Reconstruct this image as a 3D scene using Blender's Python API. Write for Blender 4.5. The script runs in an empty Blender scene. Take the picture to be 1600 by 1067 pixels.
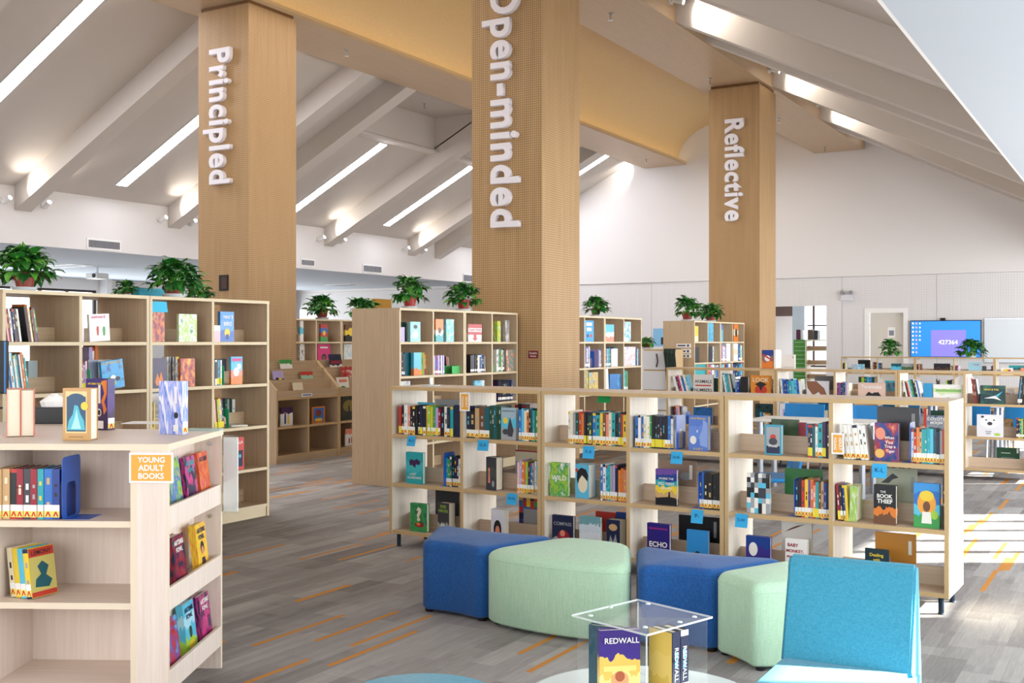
import bpy, bmesh, math, random
from mathutils import Vector, Matrix
R = math.radians
random.seed(7)
C = bpy.context.scene.collection
scene = bpy.context.scene

# ------------------------------------------------------------------ camera, world, sun, lights, exposure
FPX, CX, CY, EYE, YAW = 1700.0, 800.0, 533.6, 1.5, R(30.5)
CS, SN = math.cos(YAW), math.sin(YAW)
cam_d = bpy.data.cameras.new('camera'); cam = bpy.data.objects.new('camera', cam_d); C.objects.link(cam)
cam.location = (0, 0, EYE); cam.rotation_euler = (R(90), 0, YAW)
cam_d.sensor_width = 36.0; cam_d.lens = 36.0 * FPX / 1600.0; cam_d.clip_start = 0.05; cam_d.clip_end = 300
scene.camera = cam
scene.view_settings.view_transform = 'Standard'; scene.view_settings.look = 'None'
scene.view_settings.gamma = 1.0; scene.view_settings.use_curve_mapping = False
scene.view_settings.exposure = 0.54
cy = scene.cycles
cy.max_bounces = 8; cy.diffuse_bounces = 4; cy.glossy_bounces = 3; cy.transmission_bounces = 6; cy.transparent_max_bounces = 12
cy.sample_clamp_indirect = 4.0; cy.caustics_reflective = False; cy.caustics_refractive = False
wd = bpy.data.worlds.new('world'); scene.world = wd; wd.use_nodes = True
bg = wd.node_tree.nodes['Background']; bg.inputs[0].default_value = (0.86, 0.93, 1.0, 1); bg.inputs[1].default_value = 2.6

def lamp(name, kind, loc, energy, color=(1, 1, 1), rot=None, direction=None, **kw):
    d = bpy.data.lights.new(name, kind); d.energy = energy; d.color = color
    for k, v in kw.items(): setattr(d, k, v)
    o = bpy.data.objects.new(name, d); C.objects.link(o); o.location = loc
    if direction is not None: o.rotation_euler = Vector(direction).to_track_quat('-Z', 'Y').to_euler()
    elif rot: o.rotation_euler = rot
    return o
SUN_TO = Vector((0.86 * math.cos(R(25)), 0.51 * math.cos(R(25)), math.sin(R(25))))
lamp('sun', 'SUN', (20, 15, 12), 34.0, (1.0, 0.95, 0.86), direction=-SUN_TO, angle=R(0.6))
# daylight entering by the window bands on the right, behind the camera and on the left aisle
lamp('daylight_right', 'AREA', (2.9, 17.5, 1.6), 1050, (0.95, 0.98, 1.0), direction=(-1, 0, 0.25), shape='RECTANGLE', size=23.0, size_y=2.6)
lamp('daylight_near', 'AREA', (2.9, 3.0, 1.5), 140, (0.95, 0.98, 1.0), direction=(-1, 0.0, 0), shape='RECTANGLE', size=4.5, size_y=2.4)
lamp('daylight_front', 'AREA', (-3.2, -3.3, 1.8), 250, (0.97, 0.98, 1.0), direction=(0, 1, 0.0), shape='RECTANGLE', size=10.0, size_y=2.6)
lamp('daylight_left', 'AREA', (-25.2, 16.0, 1.6), 700, (0.93, 0.97, 1.0), direction=(1, 0, 0), shape='RECTANGLE', size=30.0, size_y=2.0)
lamp('aisle_fill_right', 'AREA', (0.6, 8.0, 3.1), 60, (1.0, 0.97, 0.93), direction=(0, 0, -1), shape='RECTANGLE', size=1.2, size_y=20.0)  # added general fill below the low ceiling, no panel belongs to it
lamp('hall_fill', 'AREA', (-9.3, 13.0, 6.35), 330, (1.0, 0.96, 0.91), direction=(0, 0, -1), shape='RECTANGLE', size=3.2, size_y=28.0)  # added fill without a fixture, stands for light bounced off the vault

# ------------------------------------------------------------------ photo rays (metres from the photograph's pixels at a known plane)
def ray(px, py): 
    k = (px - CX) / FPX; q = -(py - CY) / FPX
    return Vector((k * CS - SN, k * SN + CS, q))
def at_X(px, py, X): r = ray(px, py); return r * (X / r.x) + Vector((0, 0, EYE))
def at_Y(px, py, Y): r = ray(px, py); return r * (Y / r.y) + Vector((0, 0, EYE))
def at_Z(px, py, Z): r = ray(px, py); return r * ((Z - EYE) / r.z) + Vector((0, 0, EYE))
class Frame:                                                         # a furniture frame: u along the front, v into the depth
    def __init__(s, ox, oy, rot): s.walls, s.D, s.used = [], 1.0, {}; s.o = Vector((ox, oy, 0)); s.r = rot; s.ex = Vector((math.cos(rot), math.sin(rot), 0)); s.ey = Vector((-math.sin(rot), math.cos(rot), 0))
    def w(s, u, v=0, z=0): return s.o + s.ex * u + s.ey * v + Vector((0, 0, z))
    def u(s, px, v=0):
        k = (px - CX) / FPX; n = Vector((CS + k * SN, SN - k * CS, 0)); b = s.o + s.ey * v
        return -n.dot(b) / n.dot(s.ex)
    def z(s, px, py, v=0):
        p = s.w(s.u(px, v), v); d = -p.x * SN + p.y * CS
        return EYE - (py - CY) * d / FPX

# ------------------------------------------------------------------ materials
def lin(h):
    if not isinstance(h, str): return tuple(h)
    v = [int(h[i:i + 2], 16) / 255 for i in (0, 2, 4)]
    return tuple(x / 12.92 if x <= 0.04045 else ((x + 0.055) / 1.055) ** 2.4 for x in v)
MC = {}
def mat(name, col, rough=0.55, spec=0.4, metal=0.0, emit=0.0, bump=0.0, bscale=200.0):
    if name in MC: return MC[name]
    m = bpy.data.materials.new(name); m.use_nodes = True; b = m.node_tree.nodes['Principled BSDF']
    c = (*lin(col), 1); b.inputs['Base Color'].default_value = c; b.inputs['Roughness'].default_value = rough
    b.inputs['Specular IOR Level'].default_value = spec; b.inputs['Metallic'].default_value = metal
    if emit: b.inputs['Emission Color'].default_value = c; b.inputs['Emission Strength'].default_value = emit
    if bump:
        nt = m.node_tree; n = nt.nodes.new('ShaderNodeTexNoise'); n.inputs['Scale'].default_value = bscale
        tc = nt.nodes.new('ShaderNodeTexCoord'); nt.links.new(tc.outputs['Object'], n.inputs['Vector'])
        bp = nt.nodes.new('ShaderNodeBump'); bp.inputs['Strength'].default_value = bump; bp.inputs['Distance'].default_value = 0.004
        nt.links.new(n.outputs[0], bp.inputs['Height']); nt.links.new(bp.outputs[0], b.inputs['Normal'])
    MC[name] = m; return m
class NT:
    def __init__(s, name, rough=0.5, spec=0.3):
        s.m = bpy.data.materials.new(name); s.m.use_nodes = True; s.t = s.m.node_tree; s.b = s.t.nodes['Principled BSDF']
        s.b.inputs['Roughness'].default_value = rough; s.b.inputs['Specular IOR Level'].default_value = spec
    def n(s, kind, **kw):
        x = s.t.nodes.new(kind)
        for k, v in kw.items(): setattr(x, k, v)
        return x
    def l(s, a, b): s.t.links.new(a, b)
    def math(s, op, a, b=None, c=None):
        x = s.n('ShaderNodeMath', operation=op)
        for i, v in enumerate((a, b, c)):
            if v is None: continue
            if isinstance(v, (int, float)): x.inputs[i].default_value = v
            else: s.l(v, x.inputs[i])
        return x.outputs[0]
    def mix(s, f, a, b):
        x = s.n('ShaderNodeMix', data_type='RGBA')
        for i, v in ((0, f), (6, a), (7, b)):
            if isinstance(v, (int, float)): x.inputs[i].default_value = v
            elif isinstance(v, (tuple, str)): x.inputs[i].default_value = (*lin(v), 1)
            else: s.l(v, x.inputs[i])
        return x.outputs[2]
    def xyz(s, out='Object'):
        tc = s.n('ShaderNodeTexCoord'); sp = s.n('ShaderNodeSeparateXYZ'); s.l(tc.outputs[out], sp.inputs[0]); s.tc = tc.outputs[out]; return sp.outputs
    def noise(s, vec, scale, detail=3.0, sc=None):
        if sc:
            mp = s.n('ShaderNodeMapping'); mp.inputs['Scale'].default_value = sc; s.l(vec, mp.inputs[0]); vec = mp.outputs[0]
        n = s.n('ShaderNodeTexNoise'); n.inputs['Scale'].default_value = scale; n.inputs['Detail'].default_value = detail; s.l(vec, n.inputs['Vector']); return n.outputs[0]
    def white(s, *v):
        c = s.n('ShaderNodeCombineXYZ')
        for i, x in enumerate(v):
            if isinstance(x, (int, float)): c.inputs[i].default_value = x
            else: s.l(x, c.inputs[i])
        w = s.n('ShaderNodeTexWhiteNoise', noise_dimensions='3D'); s.l(c.outputs[0], w.inputs['Vector']); return w.outputs['Value']
    def out(s, c): s.l(c, s.b.inputs['Base Color']); return s.m
def ramp(nt, f, stops, const=False):
    r = nt.n('ShaderNodeValToRGB'); cr = r.color_ramp
    if const: cr.interpolation = 'CONSTANT'
    while len(cr.elements) < len(stops): cr.elements.new(0.5)
    for e, (p, c) in zip(cr.elements, stops): e.position = p; e.color = (*lin(c), 1)
    nt.l(f, r.inputs[0]); return r.outputs[0]
def wood(name, c1, c2, axis='z', rough=0.45):
    t = NT(name, rough, 0.35); t.xyz('Object')
    sc = {'z': (22, 22, 0.9), 'x': (0.9, 22, 22), 'y': (22, 0.9, 22)}[axis]
    f = t.noise(t.tc, 2.2, 6, sc); f2 = t.noise(t.tc, 9.0, 3, sc)
    f = t.math('ADD', t.math('MULTIPLY', f, 0.7), t.math('MULTIPLY', f2, 0.3))
    return t.out(ramp(t, f, [(0.3, c1), (0.7, c2)]))
LAM_V = wood('pale_laminate_upright', 'D0C4B2', 'E2DACC', 'z')
LAM_H = wood('pale_laminate_shelf', 'C8B096', 'DAC5AE', 'x')
EDGE = mat('edge_banding', 'C4A678', 0.5)
OAK_V = wood('oak_laminate_upright', 'B79E80', 'CDB698', 'z')
OAK_H = wood('oak_laminate_shelf', 'B59C7E', 'CBB494', 'x')
OEDGE = mat('oak_edge_banding', 'D9C8A6', 0.5)
PINK_V = wood('pale_birch_upright', 'DECDBF', 'ECDFD4', 'z')
PINK_H = wood('pale_birch_shelf', 'DDCBBB', 'EBDCD0', 'x')
PEDGE = mat('birch_edge', 'E6D6BE', 0.5)
def perforated(name, base, dark, hole, pitch, rad, rough=0.5, amount=0.55):
    t = NT(name, rough, 0.25); x, y, z = t.xyz('Object')
    geo = t.n('ShaderNodeNewGeometry'); sp = t.n('ShaderNodeSeparateXYZ'); t.l(geo.outputs['Normal'], sp.inputs[0])
    side = t.math('GREATER_THAN', t.math('ABSOLUTE', sp.outputs[0]), 0.5)
    mx = t.n('ShaderNodeMix', data_type='FLOAT'); t.l(side, mx.inputs[0]); t.l(x, mx.inputs[2]); t.l(y, mx.inputs[3])
    def cell(v): return t.math('SUBTRACT', t.math('FRACT', t.math('DIVIDE', v, pitch)), 0.5)
    a, b = cell(mx.outputs[0]), cell(z)
    d = t.math('SQRT', t.math('ADD', t.math('MULTIPLY', a, a), t.math('MULTIPLY', b, b)))
    h = t.math('LESS_THAN', d, rad)
    g = t.noise(t.tc, 2.0, 5, (9, 9, 0.5))
    col = ramp(t, g, [(0.3, dark), (0.7, base)])
    return t.out(t.mix(t.math('MULTIPLY', h, amount), col, hole))
PERF_WOOD = perforated('perforated_wood', 'BD9C72', 'B18F65', '644424', 0.028, 0.26, 0.5, 0.7)
PERF_WHITE = perforated('perforated_white_panel', 'DEDBDA', 'DAD7D6', 'B0ADAF', 0.06, 0.22, 0.9, 0.3)
SOFFIT = wood('wood_soffit', 'B89D7C', 'C6AC8C', 'y', 0.4)
VAULT = wood('wood_vault', 'CDAE7C', 'D8BC8C', 'x', 0.5)
WHITE = mat('wall_paint', 'E0DCDA', 0.9, 0.2)
CEILP = mat('ceiling_paint', 'C8C0B8', 0.9, 0.2)
CEILR = mat('rafter_paint', 'CEC6BE', 0.85, 0.2)
LOWC = mat('low_ceiling_paint', 'B6BDC5', 0.9, 0.2)
LED = mat('led_strip', 'F4F6FF', emit=24.0)
COVE = mat('warm_cove_led', (1.0, 0.80, 0.47), emit=1.9)
METAL = mat('dark_leg_metal', '2C3A48', 0.35, 0.5, 0.6)
CHROME = mat('chrome', 'C8CCD0', 0.18, 0.5, 1.0)
FRAME_BR = mat('brown_window_frame', '3B2A28', 0.5)
WPLAST = mat('white_plastic', 'E8E8E6', 0.4)
BLACKP = mat('black_plastic', '17181B', 0.35)
PAGES = mat('page_edges', 'EDE6D2', 0.9, 0.1)
PAPER = mat('white_paper', 'F2F1EE', 0.8, 0.2)
def carpet():
    t = NT('carpet_planks', 0.95, 0.1); x, y, z = t.xyz('Object')
    def cellid(wx, ly, seed):
        ix = t.math('FLOOR', t.math('DIVIDE', x, wx)); off = t.math('MULTIPLY', t.white(ix, seed, 0.0), 7.0)
        iy = t.math('FLOOR', t.math('ADD', t.math('DIVIDE', y, ly), off)); return ix, iy
    ax, ay = cellid(0.25, 1.0, 3.0); big = t.white(ax, ay, 1.0)
    bx, by = cellid(0.125, 0.62, 9.0); mid = t.white(bx, by, 2.0)
    dx, dy = cellid(0.0417, 0.5, 5.0); fine = t.white(dx, dy, 4.0)
    st = t.noise(t.tc, 6.0, 4, (18, 1.1, 1)); fib = t.noise(t.tc, 260.0, 2)
    f = t.math('ADD', t.math('MULTIPLY', big, 0.30), t.math('ADD', t.math('MULTIPLY', mid, 0.30), t.math('ADD', t.math('MULTIPLY', fine, 0.14), t.math('ADD', t.math('MULTIPLY', st, 0.42), t.math('MULTIPLY', fib, 0.14)))))
    col = ramp(t, f, [(0.30, '7C7876'), (0.62, '979391'), (1.0, 'B4B1AE')])
    ex, ey = cellid(0.03, 0.7, 47.0); o1 = t.math('GREATER_THAN', t.white(ex, ey, 8.0), 0.957)
    gx, gy = cellid(0.042, 0.5, 33.0); o1 = t.math('MAXIMUM', o1, t.math('GREATER_THAN', t.white(gx, gy, 6.0), 0.988))
    rib = t.math('GREATER_THAN', t.math('FRACT', t.math('DIVIDE', x, 0.0143)), 0.22)
    col = t.mix(t.math('MULTIPLY', o1, t.math('MULTIPLY_ADD', rib, 0.35, 0.6)), col, 'D18A2C')
    bp = t.n('ShaderNodeBump'); bp.inputs['Strength'].default_value = 0.5; bp.inputs['Distance'].default_value = 0.004
    wv = t.math('FRACT', t.math('DIVIDE', x, 0.0105)); t.l(wv, bp.inputs['Height']); t.l(bp.outputs[0], t.b.inputs['Normal'])
    return t.out(col)
CARPET = carpet()
def fabric(name, c1, c2, sc=(260, 260, 60)):
    t = NT(name, 0.95, 0.12); t.xyz('Object')
    f = t.noise(t.tc, 1.0, 4, sc); f2 = t.noise(t.tc, 1.0, 3, (60, 60, 260))
    f = t.math('ADD', t.math('MULTIPLY', f, 0.6), t.math('MULTIPLY', f2, 0.4))
    bp = t.n('ShaderNodeBump'); bp.inputs['Strength'].default_value = 0.3; bp.inputs['Distance'].default_value = 0.002
    t.l(f, bp.inputs['Height']); t.l(bp.outputs[0], t.b.inputs['Normal'])
    t.b.inputs['Sheen Weight'].default_value = 0.15
    return t.out(ramp(t, f, [(0.35, c1), (0.65, c2)]))
BLUEF = fabric('blue_upholstery', '1E4A86', '2C609F'); GREENF = fabric('sage_upholstery', 'A4C7AA', 'BBD8BC', (330, 330, 12))
SKYF = fabric('sky_blue_upholstery', '3A88A2', '4B9CB6')
def clear(name, tint, gloss=0.12, diff=0.05, rough=0.03):
    m = bpy.data.materials.new(name); m.use_nodes = True; nt = m.node_tree; nt.nodes.clear()
    o = nt.nodes.new('ShaderNodeOutputMaterial'); tr = nt.nodes.new('ShaderNodeBsdfTransparent'); gl = nt.nodes.new('ShaderNodeBsdfGlossy'); df = nt.nodes.new('ShaderNodeBsdfDiffuse')
    tr.inputs[0].default_value = (*tint, 1); gl.inputs['Roughness'].default_value = rough; df.inputs[0].default_value = (0.9, 0.95, 0.95, 1)
    a = nt.nodes.new('ShaderNodeMixShader'); b = nt.nodes.new('ShaderNodeMixShader'); a.inputs[0].default_value = gloss; b.inputs[0].default_value = diff
    nt.links.new(tr.outputs[0], a.inputs[1]); nt.links.new(gl.outputs[0], a.inputs[2]); nt.links.new(a.outputs[0], b.inputs[1]); nt.links.new(df.outputs[0], b.inputs[2]); nt.links.new(b.outputs[0], o.inputs[0])
    return m
GLASS = clear('window_glass', (0.97, 0.99, 1.0), 0.05, 0.0)
ACRYL = clear('clear_acrylic', (0.97, 0.985, 0.985), 0.05, 0.02)
ACRYE = clear('acrylic_polished_edge', (0.9, 0.95, 0.96), 0.25, 0.5)

# ------------------------------------------------------------------ mesh helpers
class MB:
    def __init__(s): s.v = []; s.f = []; s.m = []
    def quad(s, *p, mi=0):
        b = len(s.v); s.v += [tuple(x) for x in p]; s.f.append(tuple(range(b, b + len(p)))); s.m.append(mi)
    def box(s, x0, y0, z0, x1, y1, z1, mi=0, fm={}):                 # fm: material of one side, f(ront) b(ack) l r t u
        b = len(s.v); s.v += [(x0, y0, z0), (x1, y0, z0), (x1, y1, z0), (x0, y1, z0), (x0, y0, z1), (x1, y0, z1), (x1, y1, z1), (x0, y1, z1)]
        for k, q in (('u', (3, 2, 1, 0)), ('t', (4, 5, 6, 7)), ('f', (0, 1, 5, 4)), ('r', (1, 2, 6, 5)), ('b', (2, 3, 7, 6)), ('l', (3, 0, 4, 7))):
            s.f.append(tuple(b + i for i in q)); s.m.append(fm.get(k, mi))
        return s
    def prism(s, pts, z0, z1, mi=0, tm=None):                        # outline in xy, counter-clockwise
        b = len(s.v); n = len(pts); s.v += [(x, y, z0) for x, y in pts] + [(x, y, z1) for x, y in pts]
        s.f.append(tuple(b + i for i in reversed(range(n)))); s.m.append(mi)
        s.f.append(tuple(b + n + i for i in range(n))); s.m.append(mi if tm is None else tm)
        for i in range(n): j = (i + 1) % n; s.f.append((b + i, b + j, b + n + j, b + n + i)); s.m.append(mi)
        return s
    def tube(s, pts, r, n=8, mi=0, cap=True):
        pts = [Vector(p) for p in pts]; rr = r if isinstance(r, (list, tuple)) else [r] * len(pts); b = len(s.v); up = None
        for i, p in enumerate(pts):
            d = (pts[min(i + 1, len(pts) - 1)] - pts[max(i - 1, 0)]).normalized()
            if up is None: up = d.orthogonal().normalized()
            a = (up - d * up.dot(d)).normalized(); up = a; c = d.cross(a)
            s.v += [tuple(p + (a * math.cos(2 * math.pi * k / n) + c * math.sin(2 * math.pi * k / n)) * rr[i]) for k in range(n)]
        for i in range(len(pts) - 1):
            for k in range(n): j = (k + 1) % n; s.f.append((b + i * n + k, b + i * n + j, b + (i + 1) * n + j, b + (i + 1) * n + k)); s.m.append(mi)
        if cap:
            s.f.append(tuple(b + k for k in reversed(range(n)))); s.m.append(mi); e = b + (len(pts) - 1) * n; s.f.append(tuple(e + k for k in range(n))); s.m.append(mi)
        return s
    def lathe(s, prof, n=20, mi=0, c=(0, 0, 0)):
        b = len(s.v); s.v += [(c[0] + r * math.cos(2 * math.pi * k / n), c[1] + r * math.sin(2 * math.pi * k / n), c[2] + z) for r, z in prof for k in range(n)]
        for i in range(len(prof) - 1):
            for k in range(n): j = (k + 1) % n; s.f.append((b + i * n + k, b + i * n + j, b + (i + 1) * n + j, b + (i + 1) * n + k)); s.m.append(mi)
        s.f.append(tuple(b + k for k in reversed(range(n)))); s.m.append(mi); e = b + (len(prof) - 1) * n; s.f.append(tuple(e + k for k in range(n))); s.m.append(mi)
        return s
    def build(s, name, mats, parent=None, loc=(0, 0, 0), rot=(0, 0, 0), smooth=False, bevel=0.0, seg=2):
        me = bpy.data.meshes.new(name); me.from_pydata(s.v, [], s.f)
        for m in (mats if isinstance(mats, (list, tuple)) else [mats]): me.materials.append(m)
        me.polygons.foreach_set('material_index', s.m)
        if smooth: me.polygons.foreach_set('use_smooth', [True] * len(s.f))
        me.update(); o = bpy.data.objects.new(name, me); C.objects.link(o); o.parent = parent; o.location = loc; o.rotation_euler = rot
        if bevel:
            md = o.modifiers.new('bevel', 'BEVEL'); md.width = bevel; md.segments = seg; md.limit_method = 'ANGLE'; md.angle_limit = R(40)
        return o
def tag(o, label=None, cat=None, group=None, kind=None):
    for k, v in (('label', label), ('category', cat), ('group', group), ('kind', kind)):
        if v: o[k] = v
    return o
def empty(name, loc, rot=0.0, label=None, cat=None, group=None):
    o = bpy.data.objects.new(name, None); C.objects.link(o); o.location = loc
    o.rotation_euler = (0, 0, rot) if isinstance(rot, (int, float)) else rot; o.empty_display_size = 0.1
    return tag(o, label, cat, group)
def struct(o): o['kind'] = 'structure'; return o
TXT = {}
def text_mesh(s, offset=0.0, extrude=0.0, bevel=0.0):               # lettering as a mesh; bounds moved to x 0..w, y 0..h
    key = (s, offset, extrude)
    if key in TXT: return TXT[key]
    cu = bpy.data.curves.new('lettering', 'FONT'); cu.body = s; cu.size = 1.0; cu.offset = offset; cu.extrude = extrude; cu.resolution_u = 3
    if bevel: cu.bevel_depth = bevel
    o = bpy.data.objects.new('lettering', cu); C.objects.link(o); bpy.context.view_layer.update()
    dg = bpy.context.evaluated_depsgraph_get(); me = bpy.data.meshes.new_from_object(o.evaluated_get(dg)); bpy.data.objects.remove(o); bpy.data.curves.remove(cu)
    xs = [v.co.x for v in me.vertices] or [0]; ys = [v.co.y for v in me.vertices] or [0]; zs = [v.co.z for v in me.vertices] or [0]
    x0, y0, z0 = min(xs), min(ys), min(zs)
    for v in me.vertices: v.co.x -= x0; v.co.y -= y0; v.co.z -= z0
    TXT[key] = (me, max(xs) - x0, max(ys) - y0); return TXT[key]
def text_on(name, s, m, parent, x, z, y, width=None, height=None, offset=0.012, roll=0.0, extrude=0.0):
    """lettering centred at (x, z) on a face that looks along -y, at local depth y"""
    me, w, h = text_mesh(s, offset, extrude); me = me.copy(); me.name = name; me.materials.clear(); me.materials.append(m)
    if me.users == 0: pass
    k = min([a for a in ((width / w) if width else None, (height / h) if height else None) if a])
    for v in me.vertices: v.co = Vector(((v.co.x - w / 2) * k, (v.co.y - h / 2) * k, v.co.z * (1 if extrude else 0)))
    o = bpy.data.objects.new(name, me); C.objects.link(o); o.parent = parent; o.location = (x, y, z)
    o.rotation_euler = (Matrix.Rotation(R(90), 3, 'X') @ Matrix.Rotation(roll, 3, 'Z')).to_euler()
    return o

# ------------------------------------------------------------------ the room
XL, XR, YB, ZL, ZR = -17.47, -1.16, 28.45, 3.24, 3.164
SOF = 6.39; CA, CB, CC, CD = -12.38, -11.13, -7.59, -6.32
zl = lambda x: 4.27 + 0.5 * (x - XL)
zr = lambda x: 4.27 + 0.5 * (XR - x)
Y0, XWL, XWR = -3.5, -25.5, 3.2
fl = MB().box(XWL, Y0, -0.1, XWR, 36, 0); struct(fl.build('floor', CARPET))
# sloped ceilings, with the two recessed bays on the left
m = MB(); rec = [(17.3, 20.6), (20.93, 24.07)]; XS = -14.2
ys = [Y0, 17.3, 20.6, 20.93, 24.07, YB + 0.1]
for a, b in zip(ys, ys[1:]):
    if (a, b) in rec:
        m.quad((XL, a, zl(XL)), (XL, b, zl(XL)), (XS, b, zl(XS)), (XS, a, zl(XS)))
        m.quad((XS, a, zl(XS)), (XS, b, zl(XS)), (XS, b, 6.62), (XS, a, 6.62)); m.quad((XS, a, 6.62), (XS, b, 6.62), (-12.0, b, 6.62), (-12.0, a, 6.62))
        for q in (a, b): m.quad((XS, q, zl(XS)), (-12.77, q, zl(-12.77)), (-12.77, q, 6.62), (XS, q, 6.62))
        m.quad((-12.0, a, 6.62), (-9.35, a, zl(-9.35)), (-9.35, b, zl(-9.35)), (-12.0, b, 6.62))
        for q in (a, b): m.quad((-12.77, q, 6.62), (-9.35, q, zl(-9.35)), (-12.0, q, 6.62))
        m.box(XS - 0.16, a, zl(XS) - 0.10, XS + 0.12, b, zl(XS) - 0.05)
    else: m.quad((XL - 0.2, a, zl(XL - 0.2)), (XL - 0.2, b, zl(XL - 0.2)), (-9.35, b, zl(-9.35)), (-9.35, a, zl(-9.35)))
struct(m.build('ceiling', CEILP))
m = MB(); m.quad((XR + 0.2, Y0, zr(XR + 0.2)), (-9.35, Y0, zr(-9.35)), (-9.35, YB + 0.1, zr(-9.35)), (XR + 0.2, YB + 0.1, zr(XR + 0.2)))
struct(m.build('ceiling', CEILP))
for nm, x0, x1, z in (('ceiling', XWL, XL - 0.02, ZL), ('ceiling', XR + 0.02, XWR, ZR)): struct(MB().box(x0, Y0, z, x1, YB, z + 0.08).build(nm, LOWC))
struct(MB().box(XL - 0.02, Y0, ZL, XL, YB, zl(XL) + 0.05).build('wall_left', WHITE))
struct(MB().box(XR, Y0, ZR, XR + 0.02, YB, zr(XR) + 0.05).build('wall_right', WHITE))
# end wall with the opening to the next room and the door recess
OX0, OX1, OZ = -8.75, -7.3, 2.43; DX0, DX1, DZ = -6.27, -5.33, 2.28
m = MB(); T = 0.18
for x0, x1, z0, z1 in ((XWL, OX0, 0, 3.16), (OX0, OX1, OZ, 3.16), (OX1, DX0, 0, 3.16), (DX0, DX1, DZ, 3.16), (DX1, XWR, 0, 3.16)): m.box(x0, YB, z0, x1, YB + T, z1)
struct(m.build('wall_back', PERF_WHITE))
struct(MB().box(XWL, YB - 0.03, 3.165, XWR, YB + T, 8.6).build('wall_back', WHITE))
m = MB()
for x in (-14.6, -12.2, -10.0, -6.9, -4.6, -1.9): m.box(x, YB - 0.004, 0, x + 0.012, YB + 0.02, 3.16)
struct(m.build('trim_1', mat('panel_seam', 'B9B6B6', 0.9)))
struct(MB().box(XWL, Y0 - 0.2, 0, XWR, Y0, 8.6).build('wall_front', WHITE))
# window wall on the right (outside the picture): lets the sun in
m = MB(); SILL = {8.75: 2.25}; WY = [(5.35, 7.25), (8.75, 9.35), (10.45, 13.0), (15.2, 17.6), (19.2, 21.6), (23.5, 26.0)]; yy = Y0
for a, b in WY: m.box(XWR, yy, 0, XWR + 0.2, a, ZR); m.box(XWR, a, 0, XWR + 0.2, b, SILL.get(a, 0.35)); m.box(XWR, a, 2.85, XWR + 0.2, b, ZR); yy = b
m.box(XWR, yy, 0, XWR + 0.2, 36, ZR); struct(m.build('wall_right', WHITE))
def window(name, axis, c, a, b, z0, z1, bars, rails=()):
    """frame with mullions in the plane x = c or y = c, from a to b; bars are upright mullions, rails level ones"""
    m = MB(); w = 0.06
    def bx(p0, q0, p1, q1): (m.box(c - 0.04, p0, q0, c + 0.04, p1, q1) if axis == 'x' else m.box(p0, c - 0.04, q0, p1, c + 0.04, q1))
    bx(a, z0, a + w, z1); bx(b - w, z0, b, z1); bx(a + w, z0, b - w, z0 + w); bx(a + w, z1 - w, b - w, z1)
    for t in bars: bx(t - w / 2, z0 + w, t + w / 2, z1 - w)
    o = struct(m.build(name, FRAME_BR)); g = MB()
    if axis == 'x': g.box(c - 0.004, a + w, z0 + w, c + 0.004, b - w, z1 - w)
    else: g.box(a + w, c - 0.004, z0 + w, b - w, c + 0.004, z1 - w)
    g.build('pane', GLASS, o)
    if rails:
        r = MB()
        for z in rails: (r.box(c - 0.03, a + w, z - 0.02, c + 0.03, b - w, z + 0.02) if axis == 'x' else r.box(a + w, c - 0.03, z - 0.02, b - w, c + 0.03, z + 0.02))
        r.build('rail', FRAME_BR, o)
    return o
for i, (a, b) in enumerate(WY): window('window_%d' % (i + 1), 'x', XWR + 0.1, a, b, SILL.get(a, 0.35), 2.85, [a + (b - a) * k / 5 for k in (1, 2, 3, 4)] if b - a > 1 else [], (1.1, 2.1) if b - a > 1 else ())
# left aisle window wall
wl = [(8.0, 13.05), (19.0, 22.9), (27.0, 28.0)]
Ls = []
for p0, p1 in ((-60, 152), (466, 542), (648, 697)):
    a = at_X(p0, 480, XWL).y; b = at_X(p1, 480, XWL).y; Ls.append((a, min(b, 28.2)))
m = MB(); yy = Y0
for a, b in Ls: m.box(XWL - 0.2, yy, 0, XWL, a, ZL); m.box(XWL - 0.2, a, 0, XWL, b, 0.9); m.box(XWL - 0.2, a, 2.93, XWL, b, ZL); yy = b
m.box(XWL - 0.2, yy, 0, XWL, 36, ZL); struct(m.build('wall_left', WHITE))
for i, ((a, b), px) in enumerate(zip(Ls, ((66, 108), (520,), (662,)))): window('window_%d' % (i + 10), 'x', XWL - 0.1, a, b, 0.9, 2.93, [at_X(p, 470, XWL).y for p in px])
struct(MB().box(XWL, at_X(154, 470, XWL).y, 0.0, XWL + 0.35, at_X(162, 470, XWL).y, ZL).build('trim_2', WHITE))

# rafters on both slopes
def slab(x0, x1, y0, y1, f0, f1):
    m = MB(); m.v = [(x0, y0, f0(x0)), (x1, y0, f0(x1)), (x1, y1, f0(x1)), (x0, y1, f0(x0)), (x0, y0, f1(x0)), (x1, y0, f1(x1)), (x1, y1, f1(x1)), (x0, y1, f1(x0))]
    m.f = [(3, 2, 1, 0), (4, 5, 6, 7), (0, 1, 5, 4), (1, 2, 6, 5), (2, 3, 7, 6), (3, 0, 4, 7)]; m.m = [0] * 6; return m
RL = [3.8, 7.3, 12.2, 15.7, 20.6, 24.07]; RU = [8.75, 17.0, 25.35]; RW = 0.33
for y in RL + RU:
    struct(slab(XL, CA + 0.02, y, y + RW, lambda x: zl(x) - 0.43, lambda x: zl(x) + 0.03).build('rafter', CEILR))
    struct(slab(CD - 0.02, XR, y, y + RW, lambda x: zr(x) - 0.43, lambda x: zr(x) + 0.03).build('rafter', CEILR))
struct(slab(CD - 0.02, XR, YB - 0.3, YB - 0.031, lambda x: zr(x) - 0.22, lambda x: zr(x) + 0.03).build('rafter', CEILR))
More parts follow.
